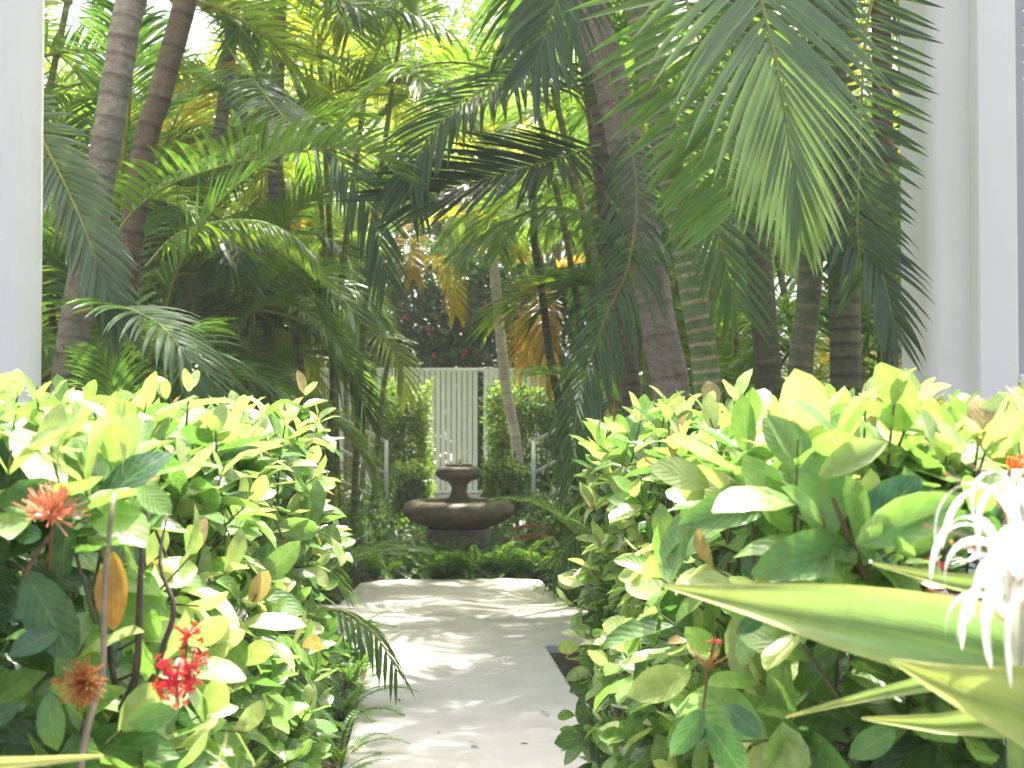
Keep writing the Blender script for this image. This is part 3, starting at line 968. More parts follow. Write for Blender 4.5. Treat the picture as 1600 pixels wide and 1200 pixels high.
def areca(label, x, y, nst, height, nf, fl, colors=GREENS + YELLOWS, els=(78, 5), scol=((0.22, 0.27, 0.09), (0.42, 0.36, 0.18)), spread=0.35, orange=0.06, hmin=0.55, group='feathery palm clumps'):
    """clump of thin ringed canes, each with a spray of fronds"""
    e = empty('areca_palm', (x, y, -0.08), label, 'palm', group)
    for s in range(nst):
        a = 2 * math.pi * s / nst + rng.uniform(-0.5, 0.5)
        rr = spread * rng.uniform(0.3, 1) if nst > 1 else 0
        b_ = Vector((rr * math.cos(a), rr * math.sin(a), 0))
        h = height * rng.uniform(hmin, 1.05)
        out_ = Vector((math.cos(a), math.sin(a), 0)) * rng.uniform(0.05, 0.22) * h
        tp = b_ + out_ + Vector((0, 0, h))
        link('cane', trunk_mesh([b_, b_ + out_ * 0.3 + Vector((0, 0, h * 0.5)), tp], 0.045, 0.03, *scol, gap=0.12, seg=8), e)
        k = max(3, int(round(nf / nst)))
        for i in range(k):
            az = a + 2.4 * i + rng.uniform(-0.4, 0.4)
            el = els[0] + (els[1] - els[0]) * (i / max(1, k - 1)) + rng.uniform(-8, 8)
            col = rng.choice(ORANGE) if rng.random() < orange else rng.choice(colors)
            add_frond(e, tp - Vector((0, 0, 0.25 * i / k)), az, el, fl * rng.uniform(0.8, 1.15), col, (0.30, 0.28, 0.04))
    return e


def hero_frond(e, ctrl, npair, ll, lw, col, up=Vector((0, -0.3, 1)), vee=10, droop=0.6, sweep=(70, 25), s0=0.1, sides=(1, -1), seed=1, sub=True, rr=0.013, seg=6, taper=0.45, label=None, rcol=(0.25, 0.27, 0.05), jit=1.0):
    """a frond whose midrib follows the given places (x, y in the photo, depth); each leaflet is its own piece"""
    r = random.Random(seed)
    base = e.location
    n = 60
    pts = spline([P(*c) for c in ctrl], n)
    rb = MB(); rb.tube(pts, [rr * (1 - 0.82 * i / (n - 1)) for i in range(n)], 7)
    fr = rb.build('frond', M['rachis'], e, True, base)
    fr.color = (*rcol, 1)
    if label: fr['label'] = label
    mb = MB()
    for i in range(npair):
        for sd in sides:
            s = s0 + (1 - s0) * (i + 0.5 + r.uniform(-0.2, 0.2)) / npair
            k = min(n - 1.001, s * (n - 1)); k0 = int(k)
            p = pts[k0].lerp(pts[k0 + 1], k - k0)
            t = (pts[k0 + 1] - pts[k0]).normalized()
            b_ = t.cross(up).normalized()
            nn = b_.cross(t).normalized()
            u = (s - s0) / (1 - s0)
            a = R(sweep[0] + (sweep[1] - sweep[0]) * u + r.uniform(-3, 3) * jit)
            v = R(vee + r.uniform(-7, 7) * jit)
            d = t * math.cos(a) + (b_ * sd * math.cos(v) + nn * math.sin(v)) * math.sin(a)
            ln = ll * (taper + (1 - taper) * math.sin(math.pi * (0.15 + 0.72 * u))) * r.uniform(0.93, 1.06)
            sh = r.uniform(0.8, 1.2)
            mb1 = MB() if sub else mb
            leaflet_ribbon(mb1, p, d, (t + nn * r.uniform(-0.12, 0.12) * jit).normalized(), ln, lw * r.uniform(0.88, 1.1), droop * (1 + r.uniform(-0.25, 0.25) * jit), seg, True, (sh, sh, sh))
            if sub:
                o = mb1.build('leaflet', M['frond_near'], fr, True, base)
                o.color = (*col, 1)
    if not sub:
        o = mb.build('leaflets', M['frond_near'], fr, True, base)
        o.color = (*col, 1)
    return fr


away = lambda az: 3.6 < az < 5.9          # skip fronds that would reach towards the camera
# --- left side, ringed trunks
pL1 = palm('thick grey brown ringed palm trunk leaning right beside the left white wall', [(105, 600), (140, 380), (165, 230), (190, 80), (205, 0)], 8.0, 48, 5.6, ((0.27, 0.245, 0.215), (0.17, 0.15, 0.13)), 6, 1.25, az_skip=away, gap=0.13)
pL2 = palm('mossy dark brown palm trunk leaning right behind the thick ringed trunk', [(215, 300), (250, 150), (285, 20)], 9.0, 38, 6.3, (BROWN, BROWNR), 6, 1.25, az_skip=away, gap=0.2)
pL3 = palm('slender pale palm trunk standing upright in the left background', [(424, 420), (428, 320), (436, 60)], 14.0, 22, 7.6, ((0.36, 0.29, 0.24), (0.2, 0.16, 0.13)), 11, 1.3)
pL4 = palm('slender grey palm trunk left of the pale one in the background', [(335, 300), (350, 160), (366, 10)], 13.0, 22, 7.0, (GREY, GREYR), 11, 1.3)
# --- right side
pR1 = palm('tall pinkish grey palm trunk leaning left over the path', [(1050, 620), (1030, 520), (998, 330), (955, 130), (918, 0)], 8.6, 58, 6.0, ((0.44, 0.37, 0.33), (0.30, 0.25, 0.22)), 11, 1.25, az_skip=away, gap=0.24)
pR2 = palm('thin dark palm trunk just left of the pinkish grey trunk', [(985, 600), (962, 440), (938, 240)], 9.4, 32, 5.2, ((0.22, 0.18, 0.14), (0.12, 0.1, 0.08)), 9, 1.1, az_skip=away)
pR3 = palm('bright green bamboo like palm trunk with tan rings', [(1105, 600), (1085, 470), (1062, 340), (1020, 130)], 7.4, 44, 4.9, (GREENT, GREENR), 9, 1.1, az_skip=away, gap=0.085)
pR4 = palm('dull green ringed palm trunk half hidden behind the hanging frond', [(1200, 600), (1192, 480), (1180, 330)], 8.2, 42, 4.6, (OLIVE, (0.2, 0.18, 0.1)), 9, 1.1, az_skip=away)
pR5 = palm('dark olive ringed palm trunk left of the right white wall', [(1322, 620), (1320, 500), (1312, 330)], 7.6, 50, 4.8, (OLIVE, OLIVER), 9, 1.1, az_skip=away)
pR6 = palm('brown palm trunk touching the edge of the right white wall', [(1388, 600), (1386, 480), (1382, 330)], 8.6, 34, 5.0, ((0.22, 0.13, 0.09), (0.13, 0.08, 0.05)), 8, 1.1, az_skip=away)
pR7 = palm('white leaning palm trunk in front of the grey fence', [(806, 690), (790, 600), (773, 430)], 20.75, 17, 5.4, ((0.70, 0.65, 0.61), (0.56, 0.50, 0.46)), 6, 1.0, gap=0.25, colors=GREENS[:2] + YELLOWS)
pR8 = palm('thin green brown palm stem beside the right railing', [(900, 760), (880, 660), (860, 560), (850, 480)], 15.0, 13, 3.6, ((0.16, 0.15, 0.08), (0.09, 0.08, 0.05)), 9, 0.8)

# --- fronds that stand out, on the palms that carry them
G1, G2, G3 = (0.055, 0.135, 0.040), (0.075, 0.175, 0.034), (0.036, 0.085, 0.034)
# crown of a palm right of the path whose fronds hang into the picture from above
pRF = palm('green palm whose large glossy frond hangs down before the right wall', [(1250, 590), (1262, 480), (1285, 200)], 6.3, 40, 3.75, (OLIVE, (0.22, 0.2, 0.1)), 5, 0.9, els=(80, 40), az_skip=away)
hero_frond(pRF, [(1275, -330, 6.1), (1215, -330, 5.6), (1170, -150, 5.15), (1190, 0, 5.0), (1216, 110, 4.95), (1233, 220, 4.95), (1242, 280, 4.97), (1247, 325, 5.0)], 42, 0.72, 0.041, (0.125, 0.215, 0.105), up=Vector((0.25, -1, 0.25)), vee=0, droop=0.50, sweep=(98, 8), s0=0.30, seed=4, taper=0.08, jit=0.25, rr=0.014, label='large glossy frond hanging tip down')  # leaflet colour lightened to imitate sunlit sheen
hero_frond(pRF, [(1270, -250, 6.2), (1150, -240, 6.0), (1070, -60, 5.75), (1100, 90, 5.6), (1140, 230, 5.55), (1150, 330, 5.5)], 34, 0.62, 0.040, (0.11, 0.25, 0.045), up=Vector((0.1, -1, 0.3)), vee=5, droop=0.15, sweep=(82, 50), s0=0.3, seed=7, sides=(1, -1), label='bright green frond with leaflets spread sideways')
hero_frond(pRF, [(1290, -230, 6.2), (1350, -260, 6.0), (1375, -100, 5.85), (1352, 60, 5.8), (1345, 200, 5.8), (1340, 360, 5.85), (1350, 440, 5.9)], 44, 0.36, 0.034, (0.036, 0.085, 0.030), up=Vector((-0.1, -1, 0.2)), vee=-6, droop=0.1, sweep=(105, 40), s0=0.25, seed=9, label='dark frond with leaflets reaching over the white wall')
hero_frond(pRF, [(1290, 100, 6.3), (1300, 220, 6.1), (1330, 330, 5.95), (1375, 420, 5.9), (1400, 520, 5.95)], 26, 0.42, 0.03, G3, up=Vector((0.3, -1, 0.6)), vee=8, droop=0.6, sweep=(70, 25), s0=0.15, seed=19)
hero_frond(pR3, [(1015, 100, 7.4), (1060, 200, 7.1), (1110, 330, 6.8), (1150, 470, 6.7)], 30, 0.5, 0.032, G2, up=Vector((0.3, -1, 0.5)), vee=5, droop=0.5, sweep=(75, 25), seed=21)
# middle
hero_frond(pR1, [(925, -140, 8.5), (905, -170, 8.1), (885, -60, 7.7), (860, 30, 7.5), (835, 100, 7.4)], 26, 0.62, 0.042, (0.085, 0.15, 0.075), up=Vector((0.2, -1, 0.4)), vee=0, droop=0.7, sweep=(60, 18), s0=0.3, seed=5, label='grey green frond hanging from above the path')
hero_frond(pR2, [(938, 225, 9.3), (880, 246, 8.9), (800, 268, 8.6), (720, 290, 8.4), (650, 312, 8.3)], 34, 0.80, 0.046, (0.028, 0.075, 0.026), up=Vector((0.05, -0.75, 0.8)), vee=12, droop=0.15, sweep=(50, 20), s0=0.04, seed=6, label='dark frond spread like a fan in front of the bright background')
hero_frond(pR2, [(935, 215, 9.4), (900, 130, 9.0), (860, 100, 8.8), (790, 125, 8.6), (715, 165, 8.4), (660, 230, 8.3), (640, 300, 8.25)], 40, 0.62, 0.036, (0.040, 0.10, 0.026), up=Vector((0, -0.55, 1)), vee=5, droop=0.8, sweep=(72, 25), s0=0.14, seed=16, label='arching dark frond above the path')
hero_frond(pR2, [(945, 300, 9.3), (1010, 400, 8.4), (950, 350, 8.3), (880, 325, 8.2), (800, 345, 8.1), (725, 385, 8.1)], 34, 0.42, 0.03, (0.105, 0.21, 0.055), up=Vector((0, -0.3, 1)), vee=-8, droop=1.0, sweep=(65, 30), s0=0.25, seed=17, label='pale green frond bending over the path')
hero_frond(pR1, [(920, 20, 8.6), (990, 250, 8.2), (985, 400, 8.0), (945, 500, 7.9), (905, 620, 7.85), (895, 730, 7.9)], 44, 0.52, 0.026, (0.05, 0.12, 0.032), up=Vector((-0.5, -0.8, 0.5)), vee=0, droop=1.4, sweep=(60, 25), s0=0.3, seed=18)
# left
hero_frond(pL2, [(128, 500, 8.7), (165, 400, 8.65), (205, 335, 8.6), (260, 292, 8.5), (340, 262, 8.3), (430, 242, 8.2), (520, 232, 8.2), (590, 246, 8.25), (640, 300, 8.3)], 44, 0.46, 0.038, (0.095, 0.21, 0.038), up=Vector((0, -0.15, 1)), vee=38, droop=0.9, sweep=(84, 45), s0=0.27, seed=26, label='long level frond with upright leaflets catching the sun')
hero_frond(pL2, [(225, 420, 9.2), (270, 372, 9.4), (330, 348, 9.5), (400, 345, 9.5), (455, 366, 9.5), (490, 400, 9.5)], 36, 0.36, 0.034, (0.17, 0.30, 0.05), up=Vector((0, 0.1, 1)), vee=-20, droop=1.5, sweep=(75, 35), s0=0.15, seed=27, label='short sunlit frond with drooping yellow green leaflets')
hero_frond(pL1, [(115, 490, 7.9), (175, 478, 7.0), (235, 498, 6.6), (275, 535, 6.45), (300, 580, 6.4), (312, 650, 6.4)], 30, 0.40, 0.034, (0.06, 0.15, 0.045), up=Vector((0.5, -0.75, 0.75)), vee=10, droop=0.9, sweep=(78, 15), s0=0.3, seed=28, label='glossy frond with a white sheen above the left hedge')
hero_frond(pL1, [(0, 120, 7.6), (50, 190, 7.3), (90, 265, 7.2), (125, 340, 7.1), (155, 420, 7.0), (185, 500, 6.95)], 34, 0.42, 0.036, (0.075, 0.14, 0.075), up=Vector((0.2, -1, 0.3)), vee=25, droop=0.25, sweep=(48, 18), s0=0.15, seed=29, label='grey green frond in the shade by the left wall')
hero_frond(pL4, [(345, 60, 12.8), (450, 190, 10.5), (520, 240, 10.2), (575, 320, 10.0), (605, 430, 10.0)], 44, 0.62, 0.036, (0.05, 0.12, 0.05), up=Vector((0.3, -0.8, 0.7)), vee=0, droop=1.0, sweep=(60, 25), s0=0.3, seed=31, label='blue green frond drooping towards the middle')
hero_frond(pL3, [(440, -120, 13.8), (480, -60, 10.5), (545, 5, 10.2), (620, 15, 10.1), (690, 40, 10.0)], 36, 0.5, 0.034, G3, up=Vector((0, -0.3, 1)), vee=-15, droop=1.5, sweep=(70, 35), s0=0.3, seed=32)

# --- feathery clumps filling both sides and the background
rng.seed(77)
for lab, x, y, nst, h, nf, fl, cols, lo in [
    ('low dark feathery palm beside the path left of the fountain', -2.0, 8.2, 4, 1.0, 17, 0.66, GREENS, 20),
    ('feathery palm with dense drooping fronds behind the left hedge', -2.55, 10.6, 5, 2.1, 20, 0.85, GREENS, 5),
    ('bushy green palm against the left white wall', -2.8, 8.9, 5, 2.2, 20, 0.95, GREENS[:3], 5),
    ('palm with yellowing fronds left of the stair railing', -2.75, 14.2, 4, 2.4, 15, 0.85, GREENS + YELLOWS, 15),
    ('low feathery palm at the right edge of the path before the fountain', 2.15, 9.6, 4, 1.1, 18, 0.68, GREENS, 10),
    ('feathery palm drooping over the right railing', 2.8, 12.2, 5, 2.3, 20, 0.9, GREENS, 5),
    ('dark bushy palm in the shade before the right wall', 2.75, 8.8, 5, 1.9, 20, 0.9, GREENS[:3], 5),
    ('tall feathery palm left of the gate', -3.2, 17.0, 5, 4.4, 22, 1.25, GREENS + YELLOWS, 5),
    ('tall feathery palm right of the gate', 3.2, 17.5, 5, 4.6, 26, 1.25, GREENS + YELLOWS, 5),
    ('yellow green sunlit palm behind the pale slender trunk', -3.6, 14.5, 5, 4.0, 20, 1.25, YELLOWS + GREENS[3:], 5),
    ('sunlit yellow palm high in the middle background', -1.7, 20.5, 4, 6.2, 14, 1.2, YELLOWS, 20),
    ('feathery palm arching over the walk behind the fountain', 2.1, 19.8, 4, 5.8, 14, 1.15, YELLOWS + GREENS, 20),
    ('tall dense palm in the upper left background', -4.7, 12.4, 5, 5.6, 25, 1.35, GREENS + YELLOWS, 5),
    ('tall dense palm in the upper right background', 3.9, 13.4, 5, 5.2, 20, 1.3, GREENS, 5),
    ('slim palm with hanging fronds between gate and pale trunk', -2.6, 20.0, 4, 5.0, 20, 1.1, GREENS + YELLOWS, 10),
    ('slim palm with hanging fronds above the right railing', 2.9, 21.0, 4, 5.0, 20, 1.1, GREENS + YELLOWS, 10),
    ('far palm crown above the left fence', -4.4, 25.5, 4, 6.0, 22, 1.4, YELLOWS + GREENS[3:], 5),
    ('far palm crown above the right fence', 3.6, 26.5, 4, 6.2, 22, 1.4, YELLOWS + GREENS[3:], 5),
    ('far yellow palm crown above the gate', 0.3, 28.0, 4, 7.0, 24, 1.4, YELLOWS, 5),
    ('tall many stemmed palm left behind the fountain', -1.5, 14.0, 3, 5.3, 10, 1.2, GREENS + YELLOWS[2:], 10),
    ('tall many stemmed palm shading the path from the right', 1.75, 11.2, 4, 4.9, 18, 1.25, GREENS + YELLOWS[2:], 10),
    ('feathery sunlit palm between the mossy trunk and the gate', -2.55, 12.6, 5, 2.8, 22, 0.95, GREENS[1:] + YELLOWS[2:], 0),
    ('dense feathery palm behind the two leaning left trunks', -3.0, 11.0, 5, 3.2, 26, 1.05, GREENS + YELLOWS[2:], 0),
    ('full feathery palm hiding the left fence', -2.9, 16.2, 5, 3.1, 22, 1.0, GREENS[1:] + YELLOWS, 5),
    ('full feathery palm hiding the right fence', 2.6, 15.0, 5, 3.0, 24, 1.0, GREENS[1:] + YELLOWS[2:], 0),
    ('high palm crown over the fountain', -1.3, 15.6, 3, 6.6, 14, 1.3, YELLOWS + GREENS[3:], 10),
    ('high palm crown above the right railing', 1.9, 15.4, 3, 6.4, 14, 1.3, YELLOWS[2:] + GREENS, 10),
]:
    areca(lab, x, y, nst, h, nf, fl, cols, els=(80, lo), orange=0.05 if y > 13 else 0.02, hmin=0.8 if h > 3 else 0.6, spread=0.2 if abs(x) < 2 and h > 4 else 0.35)

# two yellowing fronds by the gate
pY = areca('orange and yellow fronded palm left of the white leaning trunk', -1.45, 18.4, 2, 4.0, 9, 0.85, ORANGE + YELLOWS, els=(50, -5), hmin=0.8)
pY2 = areca('dying orange fronded palm beside the right railing', 2.1, 17.2, 2, 3.4, 8, 0.85, ORANGE[:1] + GREENS[:2], els=(45, -5), hmin=0.8)

hero_frond(pY, [(575, 380, 18.3), (585, 500, 17.6), (608, 535, 17.3), (628, 570, 17.2), (636, 620, 17.2)], 30, 0.5, 0.036, (0.24, 0.32, 0.07), up=Vector((0.2, -0.8, 0.6)), vee=5, droop=0.6, sweep=(70, 20), s0=0.3, seed=50, sub=False, label='sunlit yellow green frond left of the gate')
hero_frond(pY2, [(905, 380, 17.1), (860, 435, 16.8), (815, 470, 16.7), (830, 530, 16.6), (862, 610, 16.6)], 30, 0.42, 0.03, (0.36, 0.27, 0.07), up=Vector((0.2, -0.8, 0.6)), vee=0, droop=0.7, sweep=(60, 20), s0=0.25, seed=51, sub=False, label='orange yellow drying frond')

# near fronds over the path edges
eL = areca('small green palm leaning over the left edge of the path', -1.25, 6.7, 2, 0.45, 7, 0.5, GREENS, orange=0)
hero_frond(eL, [(400, 1150, 6.2), (450, 985, 5.8), (520, 952, 5.6), (580, 985, 5.5), (622, 1050, 5.45)], 32, 0.24, 0.019, (0.06, 0.14, 0.035), vee=-25, droop=1.4, sweep=(65, 30), s0=0.15, seed=40, label='frond bent over the path')
eR = areca('small green palm leaning over the right edge of the path', 1.35, 9.9, 2, 0.5, 7, 0.5, GREENS, orange=0)
hero_frond(eR, [(990, 900, 9.6), (925, 838, 9.2), (885, 855, 9.0), (862, 905, 8.95)], 26, 0.24, 0.02, (0.05, 0.12, 0.03), vee=-20, droop=1.4, sweep=(65, 30), s0=0.15, seed=41)

# ------------------------------------------------------------------ shrubs, trees, ferns
def small_leaf_cloud(mb, centre_fn, n, size, tints, r, upb=0.5):
    prof = np.array([(-0.5, 0.0), (0, -0.5), (0.5, 0.0), (0, 0.5)])
    for i in range(n):
        p, nrm = centre_fn(r)
        d = rv(r); nn = (nrm + UP * upb + rv(r) * 0.7)
        x, y, z = frame(d, nn)
        L = size * r.uniform(0.7, 1.35)
        c = r.choice(tints); j = r.uniform(0.75, 1.25)
        a = p; tip = p + y * L; m1 = p + y * L * 0.5
        V = [a, m1 - x * L * 0.24 + z * L * 0.07, tip - z * L * 0.1, m1 + x * L * 0.24 + z * L * 0.07]
        mb.add(V, [(0, 1, 2), (0, 2, 3)], None, [tuple(v * j for v in c)] * 4)


def box_shrub(name, label, c, dim, n, size, tints, seed, cat='shrub', group=None):
    r = random.Random(seed)
    e = empty(name, (c[0], c[1], -0.08), label, cat, group)
    def fn(r):
        while True:
            v = Vector((r.uniform(-1, 1), r.uniform(-1, 1), r.uniform(0, 1)))
            m_ = max(abs(v.x), abs(v.y), v.z)
            if m_ > 0.62: break
        lump = 1 + 0.10 * math.sin(v.x * 5 + seed) * math.sin(v.z * 7) + 0.06 * math.sin(v.y * 9)
        p = Vector((v.x * dim[0] * lump, v.y * dim[1] * lump, 0.05 + v.z * dim[2] * lump))
        return p, Vector((v.x, v.y, v.z)).normalized()
    mb = MB(); small_leaf_cloud(mb, fn, n, size, tints, r)
    tag(mb.build('foliage', M['small_leaf'], e), kind='stuff')
    for k in range(4):
        mb = MB(); q = Vector((r.uniform(-.5, .5) * dim[0], r.uniform(-.5, .5) * dim[1], 0))
        mb.tube([q, q + Vector((0.05, 0, dim[2] * 0.5)), q + Vector((-0.02, 0.03, dim[2] * 0.9))], [0.018, 0.013, 0.006], 6, [(0.14, 0.11, 0.08)] * 3)
        mb.build('stem', M['stem'], e)
    return e


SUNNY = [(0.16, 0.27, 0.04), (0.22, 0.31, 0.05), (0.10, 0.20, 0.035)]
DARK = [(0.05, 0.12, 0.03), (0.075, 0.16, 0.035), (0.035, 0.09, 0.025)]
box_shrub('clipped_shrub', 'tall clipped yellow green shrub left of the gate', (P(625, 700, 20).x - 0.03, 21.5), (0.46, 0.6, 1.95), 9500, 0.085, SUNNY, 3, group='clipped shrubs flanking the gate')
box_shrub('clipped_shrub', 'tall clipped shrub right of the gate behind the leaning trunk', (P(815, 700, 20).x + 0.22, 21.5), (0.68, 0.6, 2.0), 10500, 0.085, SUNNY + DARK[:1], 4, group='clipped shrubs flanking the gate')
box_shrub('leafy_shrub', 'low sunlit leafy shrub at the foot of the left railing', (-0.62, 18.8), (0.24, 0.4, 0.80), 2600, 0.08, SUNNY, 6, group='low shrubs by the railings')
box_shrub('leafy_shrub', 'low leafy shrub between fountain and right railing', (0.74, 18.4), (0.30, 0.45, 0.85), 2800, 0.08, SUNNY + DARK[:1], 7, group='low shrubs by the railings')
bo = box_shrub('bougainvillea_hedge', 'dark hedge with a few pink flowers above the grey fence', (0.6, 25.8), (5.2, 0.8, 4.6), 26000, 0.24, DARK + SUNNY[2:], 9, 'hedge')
for k in range(11):
    mb = MB(); q = Vector((rng.uniform(-2.0, 1.4), -0.93 + rng.uniform(-0.05, 0.06), rng.uniform(2.5, 3.9)))
    for i in range(9):
        d = rv(rng); x, y, z = frame(d, rv(rng)); a = q + rv(rng) * 0.04
        mb.add([a, a + y * 0.04 + x * 0.02, a + y * 0.07, a + y * 0.04 - x * 0.02], [(0, 1, 2, 3)], None, [(0.75, 0.05, 0.16)] * 4)
    mb.build('blossom', M['petal_red'], bo)


def tree(label, x, y, h, rad, n, tints, seed, size=0.22):
    r = random.Random(seed)
    e = empty('broadleaf_tree', (x, y, -0.08), label, 'tree', 'broadleaf trees behind the fence')
    mb = MB(); tr = 0.16
    tp = Vector((r.uniform(-0.4, 0.4), r.uniform(-0.3, 0.3), h * 0.62))
    mb.tube(spline([(0, 0, 0), (r.uniform(-.2, .2), 0, h * 0.3), tp], 10), list(np.linspace(tr * 1.3, tr * 0.5, 10)), 10, [(0.2, 0.17, 0.13)] * 10)
    cl = []
    for k in range(16):
        d = rv(r); d.z = abs(d.z) * 1.0 - 0.25
        c = Vector((0, 0, h * 0.62)) + Vector((d.x * rad, d.y * rad, d.z * h * 0.36)) * r.uniform(0.45, 1)
        cl.append((c, r.uniform(0.5, 0.95) * rad * 0.45))
        st = Vector((0, 0, h * r.uniform(0.3, 0.58)))
        mb.tube([st, st.lerp(c, 0.5) + Vector((0, 0, 0.15)), c], [0.06, 0.04, 0.012], 6, [(0.2, 0.17, 0.13)] * 3)
    mb.build('trunk', M['stem'], e)
    def fn(r):
        c, q = r.choice(cl)
        d = rv(r)
        return c + d * q * r.random() ** 0.45, d
    mb = MB(); small_leaf_cloud(mb, fn, n, size, tints, r, 0.6)
    tag(mb.build('crown', M['small_leaf'], e), kind='stuff')


for i, (lab, x, y, h, rad, tn) in enumerate([
    ('leafy yellow green tree far behind the left fence', -5.2, 31, 10.5, 3.0, SUNNY),
    ('leafy tree far behind the gate, left of centre', -1.8, 34, 12.5, 3.2, SUNNY + DARK[1:2]),
    ('leafy tree far behind the gate, right of centre', 2.4, 33, 11.5, 3.0, SUNNY + DARK[1:2]),
    ('darker leafy tree far behind the right fence', 6.6, 31, 11.0, 3.2, DARK + SUNNY[:1]),
    ('tall leafy tree closing the view above the gate', 0.4, 38, 15.5, 4.6, SUNNY),
    ('tall leafy tree far off in the upper left', -4.4, 40, 16, 4.4, SUNNY),
    ('dark leafy tree behind the left white wall', -7.0, 22, 8.5, 2.8, DARK + SUNNY[:1]),
    ('dark leafy tree behind the right white wall', 6.8, 20, 8.0, 2.8, DARK)]):
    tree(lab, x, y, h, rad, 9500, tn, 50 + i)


def fern_variant(e0, e1, L, seed, pl=0.055):
    r = random.Random(seed)
    n = 16
    pts = [Vector((0, 0, 0))]
    for i in range(n - 1):
        el = R(e0 + (e1 - e0) * i / (n - 2))
        pts.append(pts[-1] + Vector((math.cos(el), 0.08 * math.sin(i * 0.5 + seed), math.sin(el))) * (L / (n - 1)))
    mb = MB()
    mb.tube(pts, [0.0035 * (1 - 0.7 * i / (n - 1)) for i in range(n)], 4, [(0.10, 0.14, 0.04)] * n, False)
    for i in range(34):
        s = 0.08 + 0.92 * i / 34
        k = min(n - 1.01, s * (n - 1)); k0 = int(k); p = pts[k0].lerp(pts[k0 + 1], k - k0)
        t = (pts[k0 + 1] - pts[k0]).normalized()
        for sd in (1, -1):
            b_ = Vector((-t.y, t.x, 0)).normalized() * sd
            d = (b_ + t * 0.45 + Vector((0, 0, r.uniform(-0.25, 0.25)))).normalized()
            ln = pl * (math.sin(math.pi * (0.18 + 0.78 * s)) ** 0.8 + 0.12)
            sh = r.uniform(0.8, 1.2)
            mb.add([p, p + d * ln * 0.4 + t * 0.006, p + d * ln, p + d * ln * 0.4 - t * 0.006], [(0, 1, 2, 3)], None, [(sh, sh, sh)] * 4)
    return mb.mesh('frond', M['small_leaf'])


FERN = [fern_variant(e0, e1, 0.5, i, pl) for i, (e0, e1, pl) in enumerate([(75, 10, .05), (60, -25, .055), (45, -45, .06), (30, -50, .055), (70, -10, .045), (55, 0, .05)])]


def fern(label, p, n, scale, cols, group):
    e = empty('fern', p, label, 'fern', group)
    for i in range(n):
        o = link('frond', rng.choice(FERN), e, (rng.uniform(-.03, .03), rng.uniform(-.03, .03), 0))
        o.rotation_euler = (0, 0, 2.4 * i + rng.uniform(-.4, .4))
        s = scale * rng.uniform(0.75, 1.2)
        o.scale = (s, s, s)
        c = rng.choice(cols); o.color = (*c, 1)
    return e


FC = [(0.17, 0.34, 0.07), (0.12, 0.27, 0.055), (0.22, 0.40, 0.08)]
ORD = ['second', 'third', 'fourth', 'fifth', 'sixth', 'seventh', 'eighth', 'ninth', 'tenth', 'eleventh', 'twelfth', 'first', 'thirteenth']
for i, (px, D, n, sc) in enumerate([(608, 12.15, 12, 0.62), (632, 12.35, 12, 0.7), (655, 12.15, 12, 0.6), (678, 12.3, 13, 0.72), (700, 12.2, 13, 0.75), (722, 12.3, 14, 0.85), (745, 12.15, 12, 0.65), (768, 12.3, 13, 0.8), (790, 12.2, 12, 0.75), (815, 12.3, 12, 0.75), (838, 12.15, 12, 0.7), (585, 12.4, 12, 0.8), (862, 12.4, 12, 0.8)]):
    p = P(px, 800, D); p.z = -0.06
    fern(ORD[i] + ' fern from the left in the row at the foot of the fountain', p, n + 8, sc * 1.55, FC, 'ferns at the foot of the fountain')
for lab, x, y, n, sc, gr in [('fern spreading at the lower left edge of the path', -0.50, 5.75, 18, 0.62, 'ferns along the path'), ('feathery fern just behind the far end of the left hedge', -0.50, 5.15, 20, 0.62, 'ferns along the path'), ('dense fern at the left path edge under the bent frond', -0.56, 6.6, 20, 0.78, 'ferns along the path'), ('large bright fern filling the bed right of the cross path', 1.2, 10.9, 18, 1.25, 'ferns along the path'), ('fern beside the bent frond at the left path edge', -0.60, 7.5, 18, 0.75, 'ferns along the path'), ('fern left of the path near the sunny patch', -0.72, 8.5, 16, 0.8, 'ferns along the path'),
                             ('fern at the corner of the dark bed right of the path', 0.95, 7.7, 12, 0.55, 'ferns along the path'), ('tall fern right of the path before the fountain', 1.05, 10.5, 16, 1.0, 'ferns along the path'), ('bright fern right of the path close to the fountain', 1.15, 11.3, 15, 1.0, 'ferns along the path'), ('fern by the right path edge under the hedge', 1.25, 6.6, 12, 0.7, 'ferns along the path'),
                             ('fern left of the fountain row by the path end', -1.15, 10.9, 14, 0.9, 'ferns along the path'), ('fern behind the fountain to its left', -0.85, 14.6, 13, 1.0, 'ferns behind the fountain'), ('fern behind the fountain to its right', 0.85, 14.8, 13, 1.1, 'ferns behind the fountain'), ('fern close behind the fountain on the left', -0.35, 14.9, 16, 1.0, 'ferns behind the fountain'), ('fern close behind the fountain on the right', 0.4, 15.2, 16, 1.0, 'ferns behind the fountain'), ('fern on the walk axis far behind the fountain', 0.1, 17.0, 14, 0.9, 'ferns behind the fountain'), ('pale fern under the right railing', 1.2, 16.6, 14, 1.2, 'ferns behind the fountain'), ('pale fern under the left railing', -1.2, 16.4, 14, 1.2, 'ferns behind the fountain')]:
    fern(lab, (x, y, -0.06), n, sc, FC, gr)

